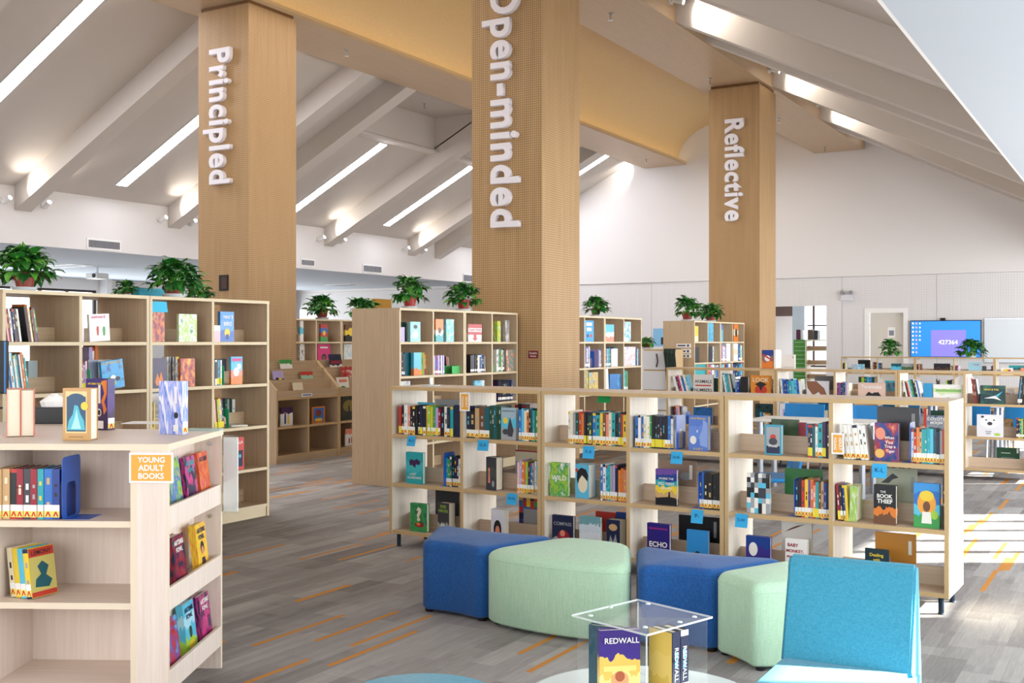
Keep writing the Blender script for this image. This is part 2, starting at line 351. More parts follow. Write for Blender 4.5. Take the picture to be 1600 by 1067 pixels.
# ridge canopy: two flat wooden bands and the vault between them
m = MB()
m.box(CA, Y0, SOF, CB, YB - 0.035, SOF + 0.05); m.box(CC, Y0, SOF, CD, YB - 0.035, SOF + 0.05)
m.box(CB - 0.02, Y0, SOF + 0.05, CB, YB - 0.035, SOF + 0.10, 1); m.box(CC, Y0, SOF + 0.05, CC + 0.02, YB - 0.035, SOF + 0.10, 1)
struct(m.build('canopy', [SOFFIT, VAULT]))
m = MB(); m.box(CA, Y0, SOF + 0.05, CA + 0.03, YB - 0.035, 6.86); m.box(CD - 0.03, Y0, SOF + 0.05, CD, YB - 0.035, 6.90); struct(m.build('canopy_fascia', SOFFIT))
N = 28; prof = []
for i in range(N + 1):
    a = math.pi * (1 - i / N); c, s = math.cos(a), math.sin(a); e = 2 / 2.15
    prof.append((-9.36 + 2.02 * math.copysign(abs(c) ** e, c), 6.5 + 1.1 * abs(s) ** e))
m = MB()
m.v = [(x, yy, z) for yy in (Y0, YB - 0.031) for x, z in prof]
for i in range(N): m.f.append((i, i + 1, N + 2 + i, N + 1 + i)); m.m.append(0)
struct(m.build('vault', VAULT, smooth=True))
struct(MB().box(CA + 0.03, Y0, SOF + 0.12, CB - 0.3, YB - 0.04, SOF + 0.16).box(CC + 0.3, Y0, SOF + 0.12, CD - 0.03, YB - 0.04, SOF + 0.16).build('canopy_deck', SOFFIT))
for x, w in ((CB - 0.14, 'left'), (CC + 0.06, 'right')):
    tag(MB().box(x, Y0 + 0.2, SOF + 0.055, x + 0.08, YB - 0.1, SOF + 0.075).build('cove_light', COVE), 'warm cove light strip along the %s lip of the wooden vault' % w, 'light')

# columns
def column(x, y, nm):
    o = struct(MB().box(x - 1, y, 0, x, y + 1, 6.33).build('column', PERF_WOOD))
    MB().box(x - 0.97, y + 0.03, 6.33, x - 0.03, y + 0.97, SOF).build('column_neck', mat('shadow_gap_wood', '7A5530', 0.6), o); return o
PX, PY, OXc, OYc, RX, RY = -11.11, 11.46, -6.35, 11.49, -6.35, 19.93
column(PX, PY, 'p'); column(OXc, OYc, 'o'); column(RX, RY, 'r'); column(PX, RY, 'q')
def lettering(word, x_base, ytop_z, ybot_z, yface, xh, label):
    """raised letters, reading downwards, tops towards +x, on a face that looks along -y"""
    root = empty('wall_lettering', (x_base, yface, ybot_z), 0, label, 'lettering'); info = []
    for i, ch in enumerate(word):
        res = []
        for s_ in (word[:i + 1], ch, ch + 'x'):
            cu = bpy.data.curves.new('l', 'FONT'); cu.body = s_; cu.offset = 0.020; cu.extrude = 0.05; cu.bevel_depth = 0.012; cu.resolution_u = 4
            o = bpy.data.objects.new('l', cu); C.objects.link(o); bpy.context.view_layer.update()
            me = bpy.data.meshes.new_from_object(o.evaluated_get(bpy.context.evaluated_depsgraph_get())); bpy.data.objects.remove(o); bpy.data.curves.remove(cu); res.append(me)
        full, one, _ = res; mx = max(v.co.x for v in full.vertices); ox = max(v.co.x for v in one.vertices); info.append((one, mx - ox + 0.055 * i, mx + 0.055 * i))
    W = info[-1][2]; sx = (ytop_z - ybot_z) / W
    x_me = [v.co.y for v in info[-2][0].vertices]; sy = xh / 0.53
    for one, off, _ in info:
        for v in one.vertices:
            x, y, z = v.co; v.co = Vector((y * sy, -(z + 0.062) * 0.62, (ytop_z - ybot_z) - (x + off) * sx))
        one.materials.clear(); one.materials.append(mat('white_letter', 'ECE8EE', 0.5)); one.name = 'letter'
        one.flip_normals() if False else None
        o = bpy.data.objects.new('letter', one); C.objects.link(o); o.parent = root
    return root
def zface(px, py, Y): return at_Y(px, py, Y).z
lettering('Principled', -11.80, zface(350, 75, PY), zface(350, 288, PY), PY, 0.29, 'raised white word Principled reading down the left wooden column')
lettering('Open-minded', -7.02, zface(790, -26, OYc), zface(790, 356, OYc), OYc, 0.285, 'raised white word Open-minded reading down the front wooden column')
lettering('Reflective', -6.995, zface(1147, 185, RY), zface(1147, 346, RY), RY, 0.26, 'raised white word Reflective reading down the rear right wooden column')
a, b = at_Y(343, 430, PY), at_Y(357, 454, PY)
o = empty('wall_niche', (a.x, PY, b.z), 0, 'small dark framed niche low on the left wooden column', 'niche')
w_, h_ = b.x - a.x, a.z - b.z
MB().box(0, -0.012, 0, w_, 0.0, h_).build('frame', BLACKP, o); MB().box(0.05, -0.016, 0.03, w_ - 0.02, -0.012, h_ - 0.03).build('panel', mat('niche_brown', '4A2D22', 0.4), o)
a, b = at_Y(826, 548, OYc), at_Y(841, 560, OYc)
o = empty('sign', ((a.x + b.x) / 2, OYc - 0.002, b.z), 0, 'small maroon sign with white words on the front wooden column', 'sign'); h_ = a.z - b.z
MB().box(-(b.x - a.x) / 2, -0.004, 0, (b.x - a.x) / 2, 0, h_).build('plate', mat('maroon_sign', '7E1E2C', 0.5), o)
text_on('wording', 'Graphic', PAPER, o, 0, h_ * 0.66, -0.005, width=(b.x - a.x) * 0.8); text_on('wording', 'Novels', PAPER, o, 0, h_ * 0.30, -0.005, width=(b.x - a.x) * 0.6)

# ceiling lights, spots, vents, sprinklers
for i, (y, x1) in enumerate(((5.6, -12.6), (10.45, -12.6), (14.15, -12.6), (18.95, -14.4), (22.5, -14.4), (26.9, -12.6))):
    o = empty('ceiling_light', (XL + 0.45, y, zl(XL + 0.45) - 0.004), (0, -math.atan(0.5), 0), 'long white led strip on the sloped ceiling, %s along the left slope' % ('nearest', 'second', 'third', 'fourth', 'fifth', 'farthest')[i], 'ceiling light', 'led strips on the sloped ceiling')
    L = (x1 - XL - 0.45) * math.sqrt(1.25)
    MB().box(0, -0.13, -0.012, L, 0.13, 0.0).build('housing', WPLAST, o); MB().box(0.01, -0.12, -0.016, L - 0.01, 0.12, -0.012).build('diffuser', LED, o)
LENS = mat('lamp_lens', 'FFFFFF', emit=25.0)
def spot(loc, away, aim, label, en, cone=100):
    """wall spot: rosette on the wall, arm, barrel aimed along 'aim'"""
    o = empty('spot_lamp', loc, 0, label, 'spotlight', 'spotlights at the rafters'); n = Vector(away); a = Vector(aim).normalized()
    MB().tube([n * 0.0, n * 0.03], 0.05, 12).build('rosette', WPLAST, o)
    e = n * 0.12; MB().tube([n * 0.03, e], 0.013, 8).build('arm', WPLAST, o)
    MB().tube([e - a * 0.07, e + a * 0.1], 0.042, 14).build('barrel', WPLAST, o)
    MB().tube([e + a * 0.101, e + a * 0.104], 0.036, 14).build('lens', LENS, o)
    l = lamp('beam', 'SPOT', e + a * 0.115, en, (1.0, 0.93, 0.84), direction=a, spot_size=R(cone), spot_blend=1.0, shadow_soft_size=0.03); l.parent = o
ordn = ('nearest', 'second', 'third', 'fourth', 'fifth', 'sixth')
for i, y in enumerate(RL):
    if y < 7: continue
    spot((XL, y - 0.24, 3.98), (1, 0, 0), (1, 0.12, 0.5), 'white spotlight on the left wall before the %s lit rafter' % ordn[i], 75)
    spot((XL, y + RW + 0.24, 3.98), (1, 0, 0), (1, -0.1, 0.6), 'white spotlight on the left wall just past the %s lit rafter' % ordn[i], 25)
    if y > 12: spot((CD, y - 0.24, 6.66), (1, 0, 0), (1, 0.12, -0.36), 'white spotlight on the right canopy fascia at the %s rafter' % ordn[i], 75, 150)
spot((CD, 28.1, 6.66), (1, 0, 0), (1, 0.3, -0.45), 'white spotlight on the right canopy fascia beside the end wall', 50)
spot((CA, 28.1, 6.6), (-1, 0, 0), (-1, 0.3, -0.45), 'white spotlight on the left canopy edge beside the end wall', 50)
for i, (p0, p1, y0, y1) in enumerate(((135, 189, 371, 389), (469, 492, 403, 416), (566, 597, 412, 426), (723, 745, 427, 441))):
    a, b = at_X(p0, y0, XL), at_X(p1, y0, XL); zt = a.z; zb = at_X(p0, y1, XL).z; Ly = b.y - a.y; H = zt - zb
    o = empty('air_vent', (XL + 0.001, a.y, zb), R(90), 'grey air vent on the left wall, %s from the near end' % ordn[i], 'vent', 'air vents on the left wall')
    MB().box(0, -0.012, 0, Ly, 0, H).build('frame', WPLAST, o)
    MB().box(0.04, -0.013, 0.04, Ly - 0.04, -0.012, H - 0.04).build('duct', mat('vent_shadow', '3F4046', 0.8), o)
    sl = MB(); n = int(Ly / 0.035)
    for k in range(n): x = 0.045 + k * (Ly - 0.09) / n; sl.box(x, -0.02, 0.04, x + 0.015, -0.013, H - 0.04)
    sl.build('grille', mat('vent_slat', '9A9AA0', 0.5), o)
for i, (px, py, w_, l_) in enumerate(((102, 415, 1.3, 0.6), (536, 445, 1.0, 0.55), (688, 454, 0.8, 0.5))):
    p = at_Z(px, py, ZL); o = empty('ceiling_vent', (p.x, p.y, ZL), 0, 'flat air diffuser in the low left ceiling, %s from the near end' % ordn[i], 'vent', 'diffusers in the low ceiling')
    MB().box(-w_ / 2, -l_ / 2, -0.015, w_ / 2, l_ / 2, 0).build('frame', WPLAST, o); MB().box(-w_ / 2 + .08, -l_ / 2 + .08, -0.018, w_ / 2 - .08, l_ / 2 - .08, -0.015).build('grille', mat('vent_grey', '6E757E', 0.6), o)
p = at_Z(152, 418, ZL); o = empty('projector', (p.x, p.y, ZL), 0, 'white projector hanging under the low ceiling behind the near plant', 'projector')
MB().tube([(0, 0, 0), (0, 0, -0.14)], 0.03).build('bracket', WPLAST, o); MB().box(-0.2, -0.17, -0.27, 0.2, 0.17, -0.14).build('housing', WPLAST, o, bevel=0.02); MB().tube([(0.1, -0.17, -0.2), (0.1, -0.19, -0.2)], 0.05, 14).build('lens', BLACKP, o)
for i, (px, py, zz) in enumerate(((541, 76, SOF), (954, 19, SOF), (1109, 120, SOF), (1010, 247, SOF), (1217, 183, SOF), (1289, 228, SOF), (663, 160, 6.62))):
    p = at_Z(px, py + 2, zz); o = empty('sprinkler', (p.x, p.y, zz), 0, ('small metal fire sprinkler on the left wooden band near the left column', 'small fire sprinkler on the right wooden band nearest the camera', 'small fire sprinkler on the right band before the rear column', 'small fire sprinkler at the far end of the left wooden band', 'small fire sprinkler on the right band just past the rear column', 'small fire sprinkler at the far end of the right band', 'small fire sprinkler in the grey recessed bay of the left slope')[i], 'sprinkler', 'fire sprinklers')
    MB().lathe([(0.045, 0), (0.045, -0.012), (0.016, -0.02), (0.014, -0.09)][::-1], 10).build('body', CHROME, o); MB().lathe([(0.04, -0.105), (0.04, -0.1), (0.006, -0.09)], 10).build('deflector', CHROME, o)

# things on the end wall
a, b = at_Y(1423, 501, YB), at_Y(1534, 503, YB); zb = at_Y(1423, 559, YB).z; W_, H_ = b.x - a.x, a.z - zb
tv = empty('display_screen', (a.x, YB - 0.002, zb), 0, 'large wall screen with a blue desktop and the number 427364', 'screen')
MB().box(0, -0.07, 0, W_, 0, H_).build('housing', BLACKP, tv, bevel=0.01); MB().box(0.02, -0.072, 0.035, W_ - 0.02, -0.07, H_ - 0.02).build('picture', mat('screen_blue', (0.03, 0.26, 0.95), 0.3, emit=0.42), tv)
MB().box(W_ * 0.30, -0.0735, 0.04, W_ * 0.79, -0.072, H_ * 0.74).build('window_panel', mat('screen_violet', (0.25, 0.22, 0.95), 0.3, emit=0.42), tv)
SCRW = mat('screen_white', (0.8, 0.85, 1.0), emit=1.0)
text_on('number', '427364', SCRW, tv, W_ * 0.54, H_ * 0.42, -0.0745, width=W_ * 0.27, offset=0.0)
ic = MB()
for k in range(8):
    for q in range(3 if k < 5 else 2): x, z = W_ * (0.03 + 0.05 * q), H_ * (0.90 - 0.11 * k); ic.quad((x, -0.0728, z), (x + 0.035, -0.0728, z), (x + 0.035, -0.0728, z + 0.04), (x, -0.0728, z + 0.04), mi=(k * 3 + q) % 3)
ic.build('icons', [SCRW, mat('icon_pink', (0.9, 0.3, 0.7), emit=0.8), mat('icon_grey', (0.5, 0.6, 0.9), emit=0.9)], tv)
MB().box(W_ * 0.43, -0.06, H_, W_ * 0.50, -0.01, H_ + 0.06).build('camera', BLACKP, tv, bevel=0.01)
o = empty('whiteboard', (b.x + 0.06, YB - 0.002, 1.0), 0, 'white writing board on the end wall beside the big screen', 'whiteboard')
MB().box(0, -0.03, 0, 2.3, 0, 1.05).build('board', mat('whiteboard_face', 'DCE3E8', 0.3), o); MB().box(0, -0.034, 1.04, 2.3, -0.0, 1.06).box(0, -0.034, -0.02, 2.3, 0, 0.0).build('rail', CHROME, o)
d = struct(MB().box(DX0 + 0.05, YB + 0.12, 0, DX1 - 0.05, YB + 0.165, DZ - 0.05).build('door_1', mat('cream_door', 'D9D3C8', 0.6)))
struct(MB().box(DX0 - 0.06, YB - 0.02, 0, DX0 + 0.05, YB + 0.1, DZ + 0.06).box(DX1 - 0.05, YB - 0.02, 0, DX1 + 0.06, YB + 0.1, DZ + 0.06).box(DX0 + 0.05, YB - 0.02, DZ - 0.05, DX1 - 0.05, YB + 0.1, DZ + 0.06).build('door_frame', mat('door_trim_white', 'EDEBE8', 0.5)))
q = at_Y(1393, 520, YB + 0.12); o = empty('notice', (q.x, YB + 0.119, q.z - 0.12), 0, 'small grey notice on the cream door', 'notice')
MB().box(-0.09, -0.003, 0, 0.09, 0, 0.26).build('sheet', PAPER, o); MB().box(-0.06, -0.004, 0.05, 0.06, -0.003, 0.18).build('picture', mat('notice_grey', '8C8F98', 0.8), o)
q = at_Y(1324, 470, YB); o = empty('emergency_light', (q.x, YB - 0.001, q.z), 0, 'white twin-head emergency light high on the end wall', 'emergency light')
MB().box(-0.15, -0.09, 0, 0.15, 0, 0.16).build('housing', mat('dusty_white', 'D5D4DA', 0.5), o, bevel=0.01)
for s in (-1, 1): MB().tube([(s * 0.1, -0.04, 0.16), (s * 0.1, -0.05, 0.2), (s * 0.11, -0.11, 0.21)], [0.02, 0.045, 0.055], 12).build('lamp_head', mat('lamp_grey', '8C8A8E', 0.4), o)
q = at_Y(1032, 530, YB); o = tag(MB().box(-0.22, -0.006, 0, 0.22, 0, 0.5).build('poster', mat('poster_blue', '7FB4D8', 0.6), None, (q.x, YB - 0.001, q.z - 0.2)), 'small pale blue poster on the end wall left of the rear bookcase', 'poster')
MB().box(0.02, -0.008, 0.05, 0.16, -0.006, 0.25).build('picture', BLACKP, o)
# the next room, seen through the opening
struct(MB().box(-12.5, 34.0, 0, -9.6, 34.2, 3.1).box(-9.6, 34.0, 0, -4.0, 34.2, 0.7).box(-9.6, 34, 2.75, -4.0, 34.2, 3.1).build('wall_far', WHITE))
struct(MB().box(-12.5, YB + T, 3.1, -4.0, 34.2, 3.2).build('ceiling', LOWC))
struct(MB().box(-4.1, YB + T, 0, -4.0, 34.0, 3.1).box(-12.6, YB + T, 0, -12.5, 34, 3.1).build('wall_far', WHITE))
window('window_20', 'y', 34.05, -9.6, -4.0, 0.7, 2.75, [at_Y(1224, 540, 34).x, at_Y(1241, 540, 34).x, at_Y(1271, 540, 34).x], (2.0,))
a = at_Y(1238, 480, 32.0); b = at_Y(1257, 480, 32.0); struct(MB().box(a.x, 32.0, 0, b.x, 32.3, 3.1).build('trim_3', mat('pale_blue_paint', 'DCE6EE', 0.8)))
a = at_Y(1208, 480, 33.5); b = at_Y(1240, 494, 33.5); tag(MB().box(a.x - 0.1, 33.4, b.z, b.x, 33.5, 3.05).build('window_blind', mat('brown_blind', '5E4A44', 0.8)), 'rolled brown window blind in the next room', 'blind')
lamp('daylight_next_room', 'AREA', (-7.5, 33.8, 1.8), 160, (0.95, 0.98, 1.0), direction=(0, -1, 0), shape='RECTANGLE', size=5, size_y=2.0)

# ------------------------------------------------------------------ bookcases
TB = 0.025
def bookcase(fr, u0, W, D, zs, ncomp, label, group, legs=0.0, name='bookcase', mats=None, plinth=False, ends=None):
    mv, mh, me_ = mats or (LAM_V, LAM_H, EDGE)
    root = empty(name, fr.w(u0), fr.r, label, 'bookcase', group); zt, z0 = zs[-1] + TB / 2, zs[0] - TB / 2
    zb = z0 if legs else 0.0
    cw = (W - TB) / ncomp; fr.D = D; fr.walls += [(u0 + i * cw + TB + 0.0015, u0 + (i + 1) * cw - 0.0015) for i in range(ncomp)]
    for x in (0, W - TB): MB().box(x, 0, zb, x + TB, D, zt - TB, 0, {'f': 1}).build('side_panel', [mv, me_], root)
    MB().box(0, -0.004, zt - TB, W, D + 0.004, zt, 0, {'f': 1, 'b': 1, 'l': 0, 'r': 0}).build('top_board', [mh, me_], root)
    for i in range(1, ncomp): MB().box(i * cw, 0.002, z0, i * cw + TB, D - 0.002, zt - TB, 0, {'f': 1}).build('divider', [mv, me_], root)
    for k, z in enumerate(zs[:-1]):
        for i in range(ncomp):
            MB().box(i * cw + TB, 0.003, z - TB / 2, (i + 1) * cw, D - 0.003, z + TB / 2, 0, {'f': 1}).build('shelf', [mh, me_], root)
            MB().box(i * cw + TB, D / 2 - 0.008, z + TB / 2, (i + 1) * cw, D / 2 + 0.008, z + TB / 2 + 0.105, 0).build('back_stop', [mh, me_], root)
    if plinth: MB().box(TB, 0.012, 0, W - TB, 0.03, z0, 0).build('plinth', [me_], root)
    if legs:
        for x in (0.05, W - 0.05):
            for y in (0.05, D - 0.05): MB().tube([(x, y, 0), (x, y, 0.008), (x, y, z0)], [0.02, 0.015, 0.015], 10).build('leg', METAL, root)
    return root
ZLOW = [0.110, 0.455, 0.811, 1.1595]
ZTALL = [0.095, 0.41, 0.77, 1.128, 1.484, 1.835]
FLOW = Frame(-4.82, 6.41, R(-1.5)); DLOW = 0.43; ULOW = 3.87 / 3
for i, w in enumerate(('left', 'middle', 'right')):
    bookcase(FLOW, i * ULOW + 0.002, ULOW - 0.006, DLOW, ZLOW, 2, 'low pale wood bookcase on dark legs, %s of the three in the front row' % w, 'low bookcases in the front row', legs=0.1)
FLT = Frame(-6.57, 0, R(90)); DT = 0.56; OAK = (OAK_V, OAK_H, OEDGE)
bookcase(FLT, 4.50, 1.225, DT, ZTALL, 2, 'tall pale wood bookcase on the left, near unit cut off by the frame', 'tall bookcases on the left', mats=OAK, plinth=True)
bookcase(FLT, 5.73, 1.295, DT, ZTALL, 2, 'tall pale wood bookcase on the left, far unit before the orange striped floor', 'tall bookcases on the left', mats=OAK, plinth=True)
FMT = Frame(-6.67, 0, R(90))
bookcase(FMT, 9.045, 1.23, DT + 0.06, ZTALL, 2, 'tall wood bookcase in the middle with a broad plain end panel', 'tall bookcases before the front column', mats=OAK, plinth=True)
bookcase(FMT, 10.28, 1.18, DT + 0.06, ZTALL, 2, 'tall wood bookcase in the middle, unit touching the front column', 'tall bookcases before the front column', mats=OAK, plinth=True)
FBO = Frame(-6.6, 0, R(90))
bookcase(FBO, 12.52, 1.24, DT, ZTALL, 2, 'tall wood bookcase just behind the front column', 'tall bookcases behind the front column', mats=OAK, plinth=True)
bookcase(FBO, 13.765, 1.27, DT, ZTALL, 2, 'tall wood bookcase behind the front column, far unit beside the white drawers', 'tall bookcases behind the front column', mats=OAK, plinth=True)
bookcase(FBO, 17.21, 1.28, DT, ZTALL, 2, 'tall wood bookcase with three strip labels on its end panel', 'tall bookcases before the rear column', mats=OAK, plinth=True)
bookcase(FBO, 18.495, 1.29, DT, ZTALL, 2, 'tall wood bookcase touching the rear column', 'tall bookcases before the rear column', mats=OAK, plinth=True)
FWU = Frame(-11.15, 0, R(90))
bookcase(FWU, 12.37, 1.2, DT, ZTALL, 2, 'tall wood bookcase beside the left column behind the magazine rack', 'tall bookcases past the left column', mats=OAK, plinth=True)
bookcase(FWU, 13.575, 1.2, DT, ZTALL, 2, 'tall wood bookcase behind the magazine rack, half hidden by a plain end panel', 'tall bookcases past the left column', mats=OAK, plinth=True)
F2 = Frame(-5.26, 12.80, R(-1.2)); U2 = [F2.u(p) for p in (1047, 1124, 1214, 1306, 1403, 1507)]
st2 = (U2[5] - U2[1]) / 4
for i, (a, w) in enumerate(((U2[1] - st2, 'left'), (U2[1] + st2, 'middle'), (U2[1] + 3 * st2, 'right'))):
    bookcase(F2, a, 2 * st2 - 0.004, DLOW, ZLOW, 2, 'low pale wood bookcase, %s of three in the second row behind the front row' % w, 'low bookcases in the second row', legs=0.1)
F3 = Frame(-5.95, 24.0, R(-1.0)); u30 = F3.u(1314); st3 = (F3.u(1554) - u30) / 4
for i, w in enumerate(('left', 'middle', 'right')):
    bookcase(F3, u30 + i * 2 * st3, 2 * st3 - 0.004, DLOW, ZLOW, 2, 'low pale wood bookcase, %s of three in the rear row below the screen' % w, 'low bookcases in the rear row', legs=0.1)
# strip labels on the end panel of the rear bookcase
for i, (y0, y1) in enumerate(((537, 543), (545.5, 552), (553.5, 559))):
    a, b = at_Y(1057, y0, 17.21), at_Y(1080, y1, 17.21); W_, H_ = b.x - a.x, a.z - b.z
    o = empty('strip_label', (a.x, 17.208, b.z), 0, '%s white strip label on the end panel of the rear bookcase' % ('top', 'middle', 'bottom')[i], 'label')
    MB().box(0, -0.003, 0, W_, 0, H_).build('plate', PAPER, o); m = MB(); m.box(0.02, -0.004, H_ * .3, W_ * .62, -0.003, H_ * .7); m.build('wording', mat('label_ink', '5A5470', 0.8), o); MB().box(W_ * .72, -0.004, H_ * .2, W_ * .86, -0.003, H_ * .8).build('picture', mat('label_ink', '5A5470', 0.8), o)

# ------------------------------------------------------------------ magazine rack
FRK = Frame(-9.2, 0, R(90))
def rack(u0, W, label):
    FRK.walls.append((u0 + TB + .002, u0 + W - TB - .002))
    root = empty('magazine_rack', FRK.w(u0), FRK.r, label, 'rack', 'magazine racks'); D = 0.52
    pr = [(0, 0), (0, 0.90), (0.38, 1.25), (D, 1.25), (D, 0)]
    for x in (0, W - TB):
        m = MB(); n = len(pr); m.v = [(xx, y, z) for xx in (x, x + TB) for y, z in pr]
        m.f = [tuple(range(n)), tuple(reversed(range(n, 2 * n)))] + [(i, i + n, (i + 1) % n + n, (i + 1) % n) for i in range(n)]; m.m = [0] * len(m.f); m.m[2] = 1; m.m[3] = 1
        m.build('side_panel', [OAK_V, EDGE], root)
    MB().box(TB, D - 0.02, 0, W - TB, D, 1.25).build('back_panel', OAK_V, root)
    for z in (0.085, 0.435, 0.79): MB().box(TB, 0.004, z - TB / 2, W - TB, D - 0.02, z + TB / 2, 0, {'f': 1}).build('shelf', [OAK_H, EDGE], root)
    MB().box(W / 2 - TB / 2, 0.006, 0.0975, W / 2 + TB / 2, D - 0.02, 0.7775, 0, {'f': 1}).build('divider', [OAK_V, EDGE], root)
    MB().box(TB, 0.01, 0, W - TB, 0.03, 0.0725).build('plinth', OAK_H, root)
    for k in range(3):
        y = 0.01 + k * 0.115; z = 0.80 + k * 0.133; MB().box(TB, y, z - (0.104 if k else 0), W - TB, y + 0.015, z + 0.09).build('tier_lip', OAK_H, root)
        MB().box(TB, y + 0.015, z + 0.018, W - TB, y + 0.115 - 0.0005, z + 0.03).build('tier_floor', OAK_H, root)
    MB().box(TB, 0.355, 1.08, W - TB, 0.37, 1.25).build('back_board', OAK_H, root)
    return root
rack(9.965, 1.185, 'stepped wooden magazine rack with cubbies, near unit'); rack(11.155, 1.185, 'stepped wooden magazine rack with cubbies, far unit half hidden by the tall bookcase')
a = FRK.u(471); o = empty('strip_label', FRK.w(a, 0.0, FRK.z(471, 620)), FRK.r, 'white strip label on the front lip of the magazine rack', 'label')
MB().box(0, -0.004, 0, 0.2, 0.002, 0.04).build('plate', PAPER, o); MB().box(0.02, -0.005, 0.012, 0.18, -0.004, 0.028).build('wording', mat('blue_ink', '5A6CB0', 0.8), o)

# ------------------------------------------------------------------ young adult display unit in the foreground
FYA = Frame(-3.35, 3.01, R(28.6)); YH = 1.095; YW = 1.32; YD = 0.72
def build_ya():
    r = empty('display_bookcase', FYA.o, FYA.r, 'pale birch double-sided bookcase in the left foreground with front shelves and side display slots', 'bookcase')
    x0 = -YW; xs = -0.124; BM = [PINK_V, PEDGE]; BH = [PINK_H, PEDGE]
    MB().box(x0 - 0.02, -0.004, YH - TB, 0.004, YD + 0.004, YH, 0, {'f': 1, 'r': 1}).build('top_board', BH, r)
    MB().box(x0, YD / 2 - 0.01, 0.0, xs, YD / 2 + 0.01, YH - TB).build('back_panel', PINK_V, r)
    for x in (x0, x0 + (YW - 0.124) / 2 - 0.012, xs - TB): MB().box(x, 0, 0, x + TB, YD, YH - TB, 0, {'f': 1}).build('side_panel', BM, r)
    xm = x0 + (YW - 0.124) / 2
    for z in (0.125, 0.452, 0.776):
        for a, b in ((x0 + TB, xm - 0.012), (xm + 0.013, xs - TB)):
            MB().box(a, 0.004, z - TB / 2, b, YD / 2 - 0.01, z + TB / 2, 0, {'f': 1}).build('shelf', BH, r)
    MB().box(x0 + TB, 0.02, 0, xs - TB, 0.04, 0.11).build('plinth', PINK_H, r)
    MB().box(xs, 0, 0, 0.0, 0.022, YH - TB, 0, {'f': 0, 'r': 1}).build('end_panel', BM, r); MB().box(xs, YD - 0.022, 0, 0.0, YD, YH - TB, 0, {'r': 1}).build('end_panel', BM, r)
    for z in (0.775, 0.452, 0.125):
        MB().box(xs, 0.022, z, -0.014, YD - 0.022, z + 0.018).build('slot_floor', PINK_H, r)
        MB().box(-0.014, 0.022, z - 0.02, 0.0, YD - 0.022, z + 0.07, 0, {'t': 1}).build('slot_lip', [PINK_V, PEDGE], r)
    for z in (1.03, 0.70): MB().tube([(-0.05, YD - 0.0225, z), (-0.05, YD - 0.027, z)], 0.009, 10).build('bolt', CHROME, r)
    return r
build_ya(); FYA.walls = [(-YW + TB + .002, -YW + (YW - .124) / 2 - .014), (-YW + (YW - .124) / 2 + .016, -.124 - TB - .002)]; FYA.D = 0.72
# service counter behind it, with a computer screen and a tissue box
cy_ = at_Z(60, 657, YH - 0.02)
o = empty('counter', FYA.w(-2.2, 0.78, 0), FYA.r, 'pale service counter behind the young adult unit at the left edge', 'counter')
MB().box(-0.9, 0, YH - 0.05, 1.42, 0.62, YH - 0.02, 0, {'f': 1}).build('top', [PINK_H, PEDGE], o); MB().box(-0.9, 0.05, 0, 1.36, 0.08, YH - 0.05).build('front_panel', PINK_V, o); MB().box(1.33, 0.08, 0, 1.36, 0.58, YH - 0.05).build('side_panel', PINK_V, o)
p = at_Z(-34, 640, YH - 0.02); o = empty('computer_screen', (p.x, p.y, YH - 0.02), FYA.r + R(-8), 'edge of a dark computer screen on the counter at the left border', 'screen')
MB().box(-0.27, -0.015, 0.10, 0.2, 0.02, 0.43).build('housing', BLACKP, o, bevel=0.006); MB().box(0.19, -0.018, 0.105, 0.199, -0.015, 0.425).build('screen_light', mat('screen_edge_blue', '2F86D6', 0.3), o)
MB().box(-0.05, 0.0, 0.012, 0.0, 0.03, 0.12).build('stand', BLACKP, o); MB().box(-0.13, -0.08, 0, 0.1, 0.1, 0.012).build('base', BLACKP, o)
p = at_Z(72, 662, YH - 0.02); o = empty('tissue_box', (p.x, p.y + 0.05, YH - 0.02), FYA.r + R(4), 'black tissue box with a white tissue on the counter', 'tissue box')
MB().box(-0.11, -0.06, 0, 0.11, 0.06, 0.085).build('box', mat('black_leather', '1C1E22', 0.4), o, bevel=0.004)
m = MB(); random.seed(3); n = 9
for ring, (rr, zz) in enumerate(((0.055, 0.0), (0.07, 0.025), (0.045, 0.05), (0.012, 0.062))):
    for k in range(n): a = 2 * math.pi * k / n; q = rr * (0.8 + 0.4 * random.random()); m.v.append((q * math.cos(a), q * 0.55 * math.sin(a), zz * (0.85 + 0.3 * random.random())))
for ring in range(3):
    for k in range(n): j = (k + 1) % n; m.f.append((ring * n + k, ring * n + j, ring * n + n + j, ring * n + n + k)); m.m.append(0)
m.f.append(tuple(27 + k for k in range(n))); m.m.append(0); m.build('tissue', PAPER, o, (0, 0, 0.085))
p = at_Z(205, 663, YH - 0.02); o = tag(MB().box(-0.12, -0.08, 0, 0.12, 0.08, 0.003).build('paper_sheet', PAPER, None, (p.x, p.y + 0.12, YH - 0.02), (0, 0, FYA.r)), 'white sheet of paper lying on the counter', 'paper')
p = at_Z(318, 672.5, YH); o = tag(MB().box(-0.07, -0.03, 0, 0.08, 0.04, 0.008).build('glass_tray', mat('pale_green_glass', 'A9C4BC', 0.2), None, (p.x, p.y, YH), (0, 0, FYA.r)), 'pale green flat tray on the back corner of the young adult unit', 'tray')
o = empty('document_holder', FYA.w(0.004, YD - 0.012, 0.72), FYA.r, 'white document holder hanging on the back corner of the young adult unit', 'holder')
MB().box(0.006, -0.006, 0, 0.072, 0.006, 0.34).build('sheet', PAPER, o); MB().box(0.006, -0.012, -0.01, 0.078, -0.008, 0.35).build('cover', ACRYL, o)
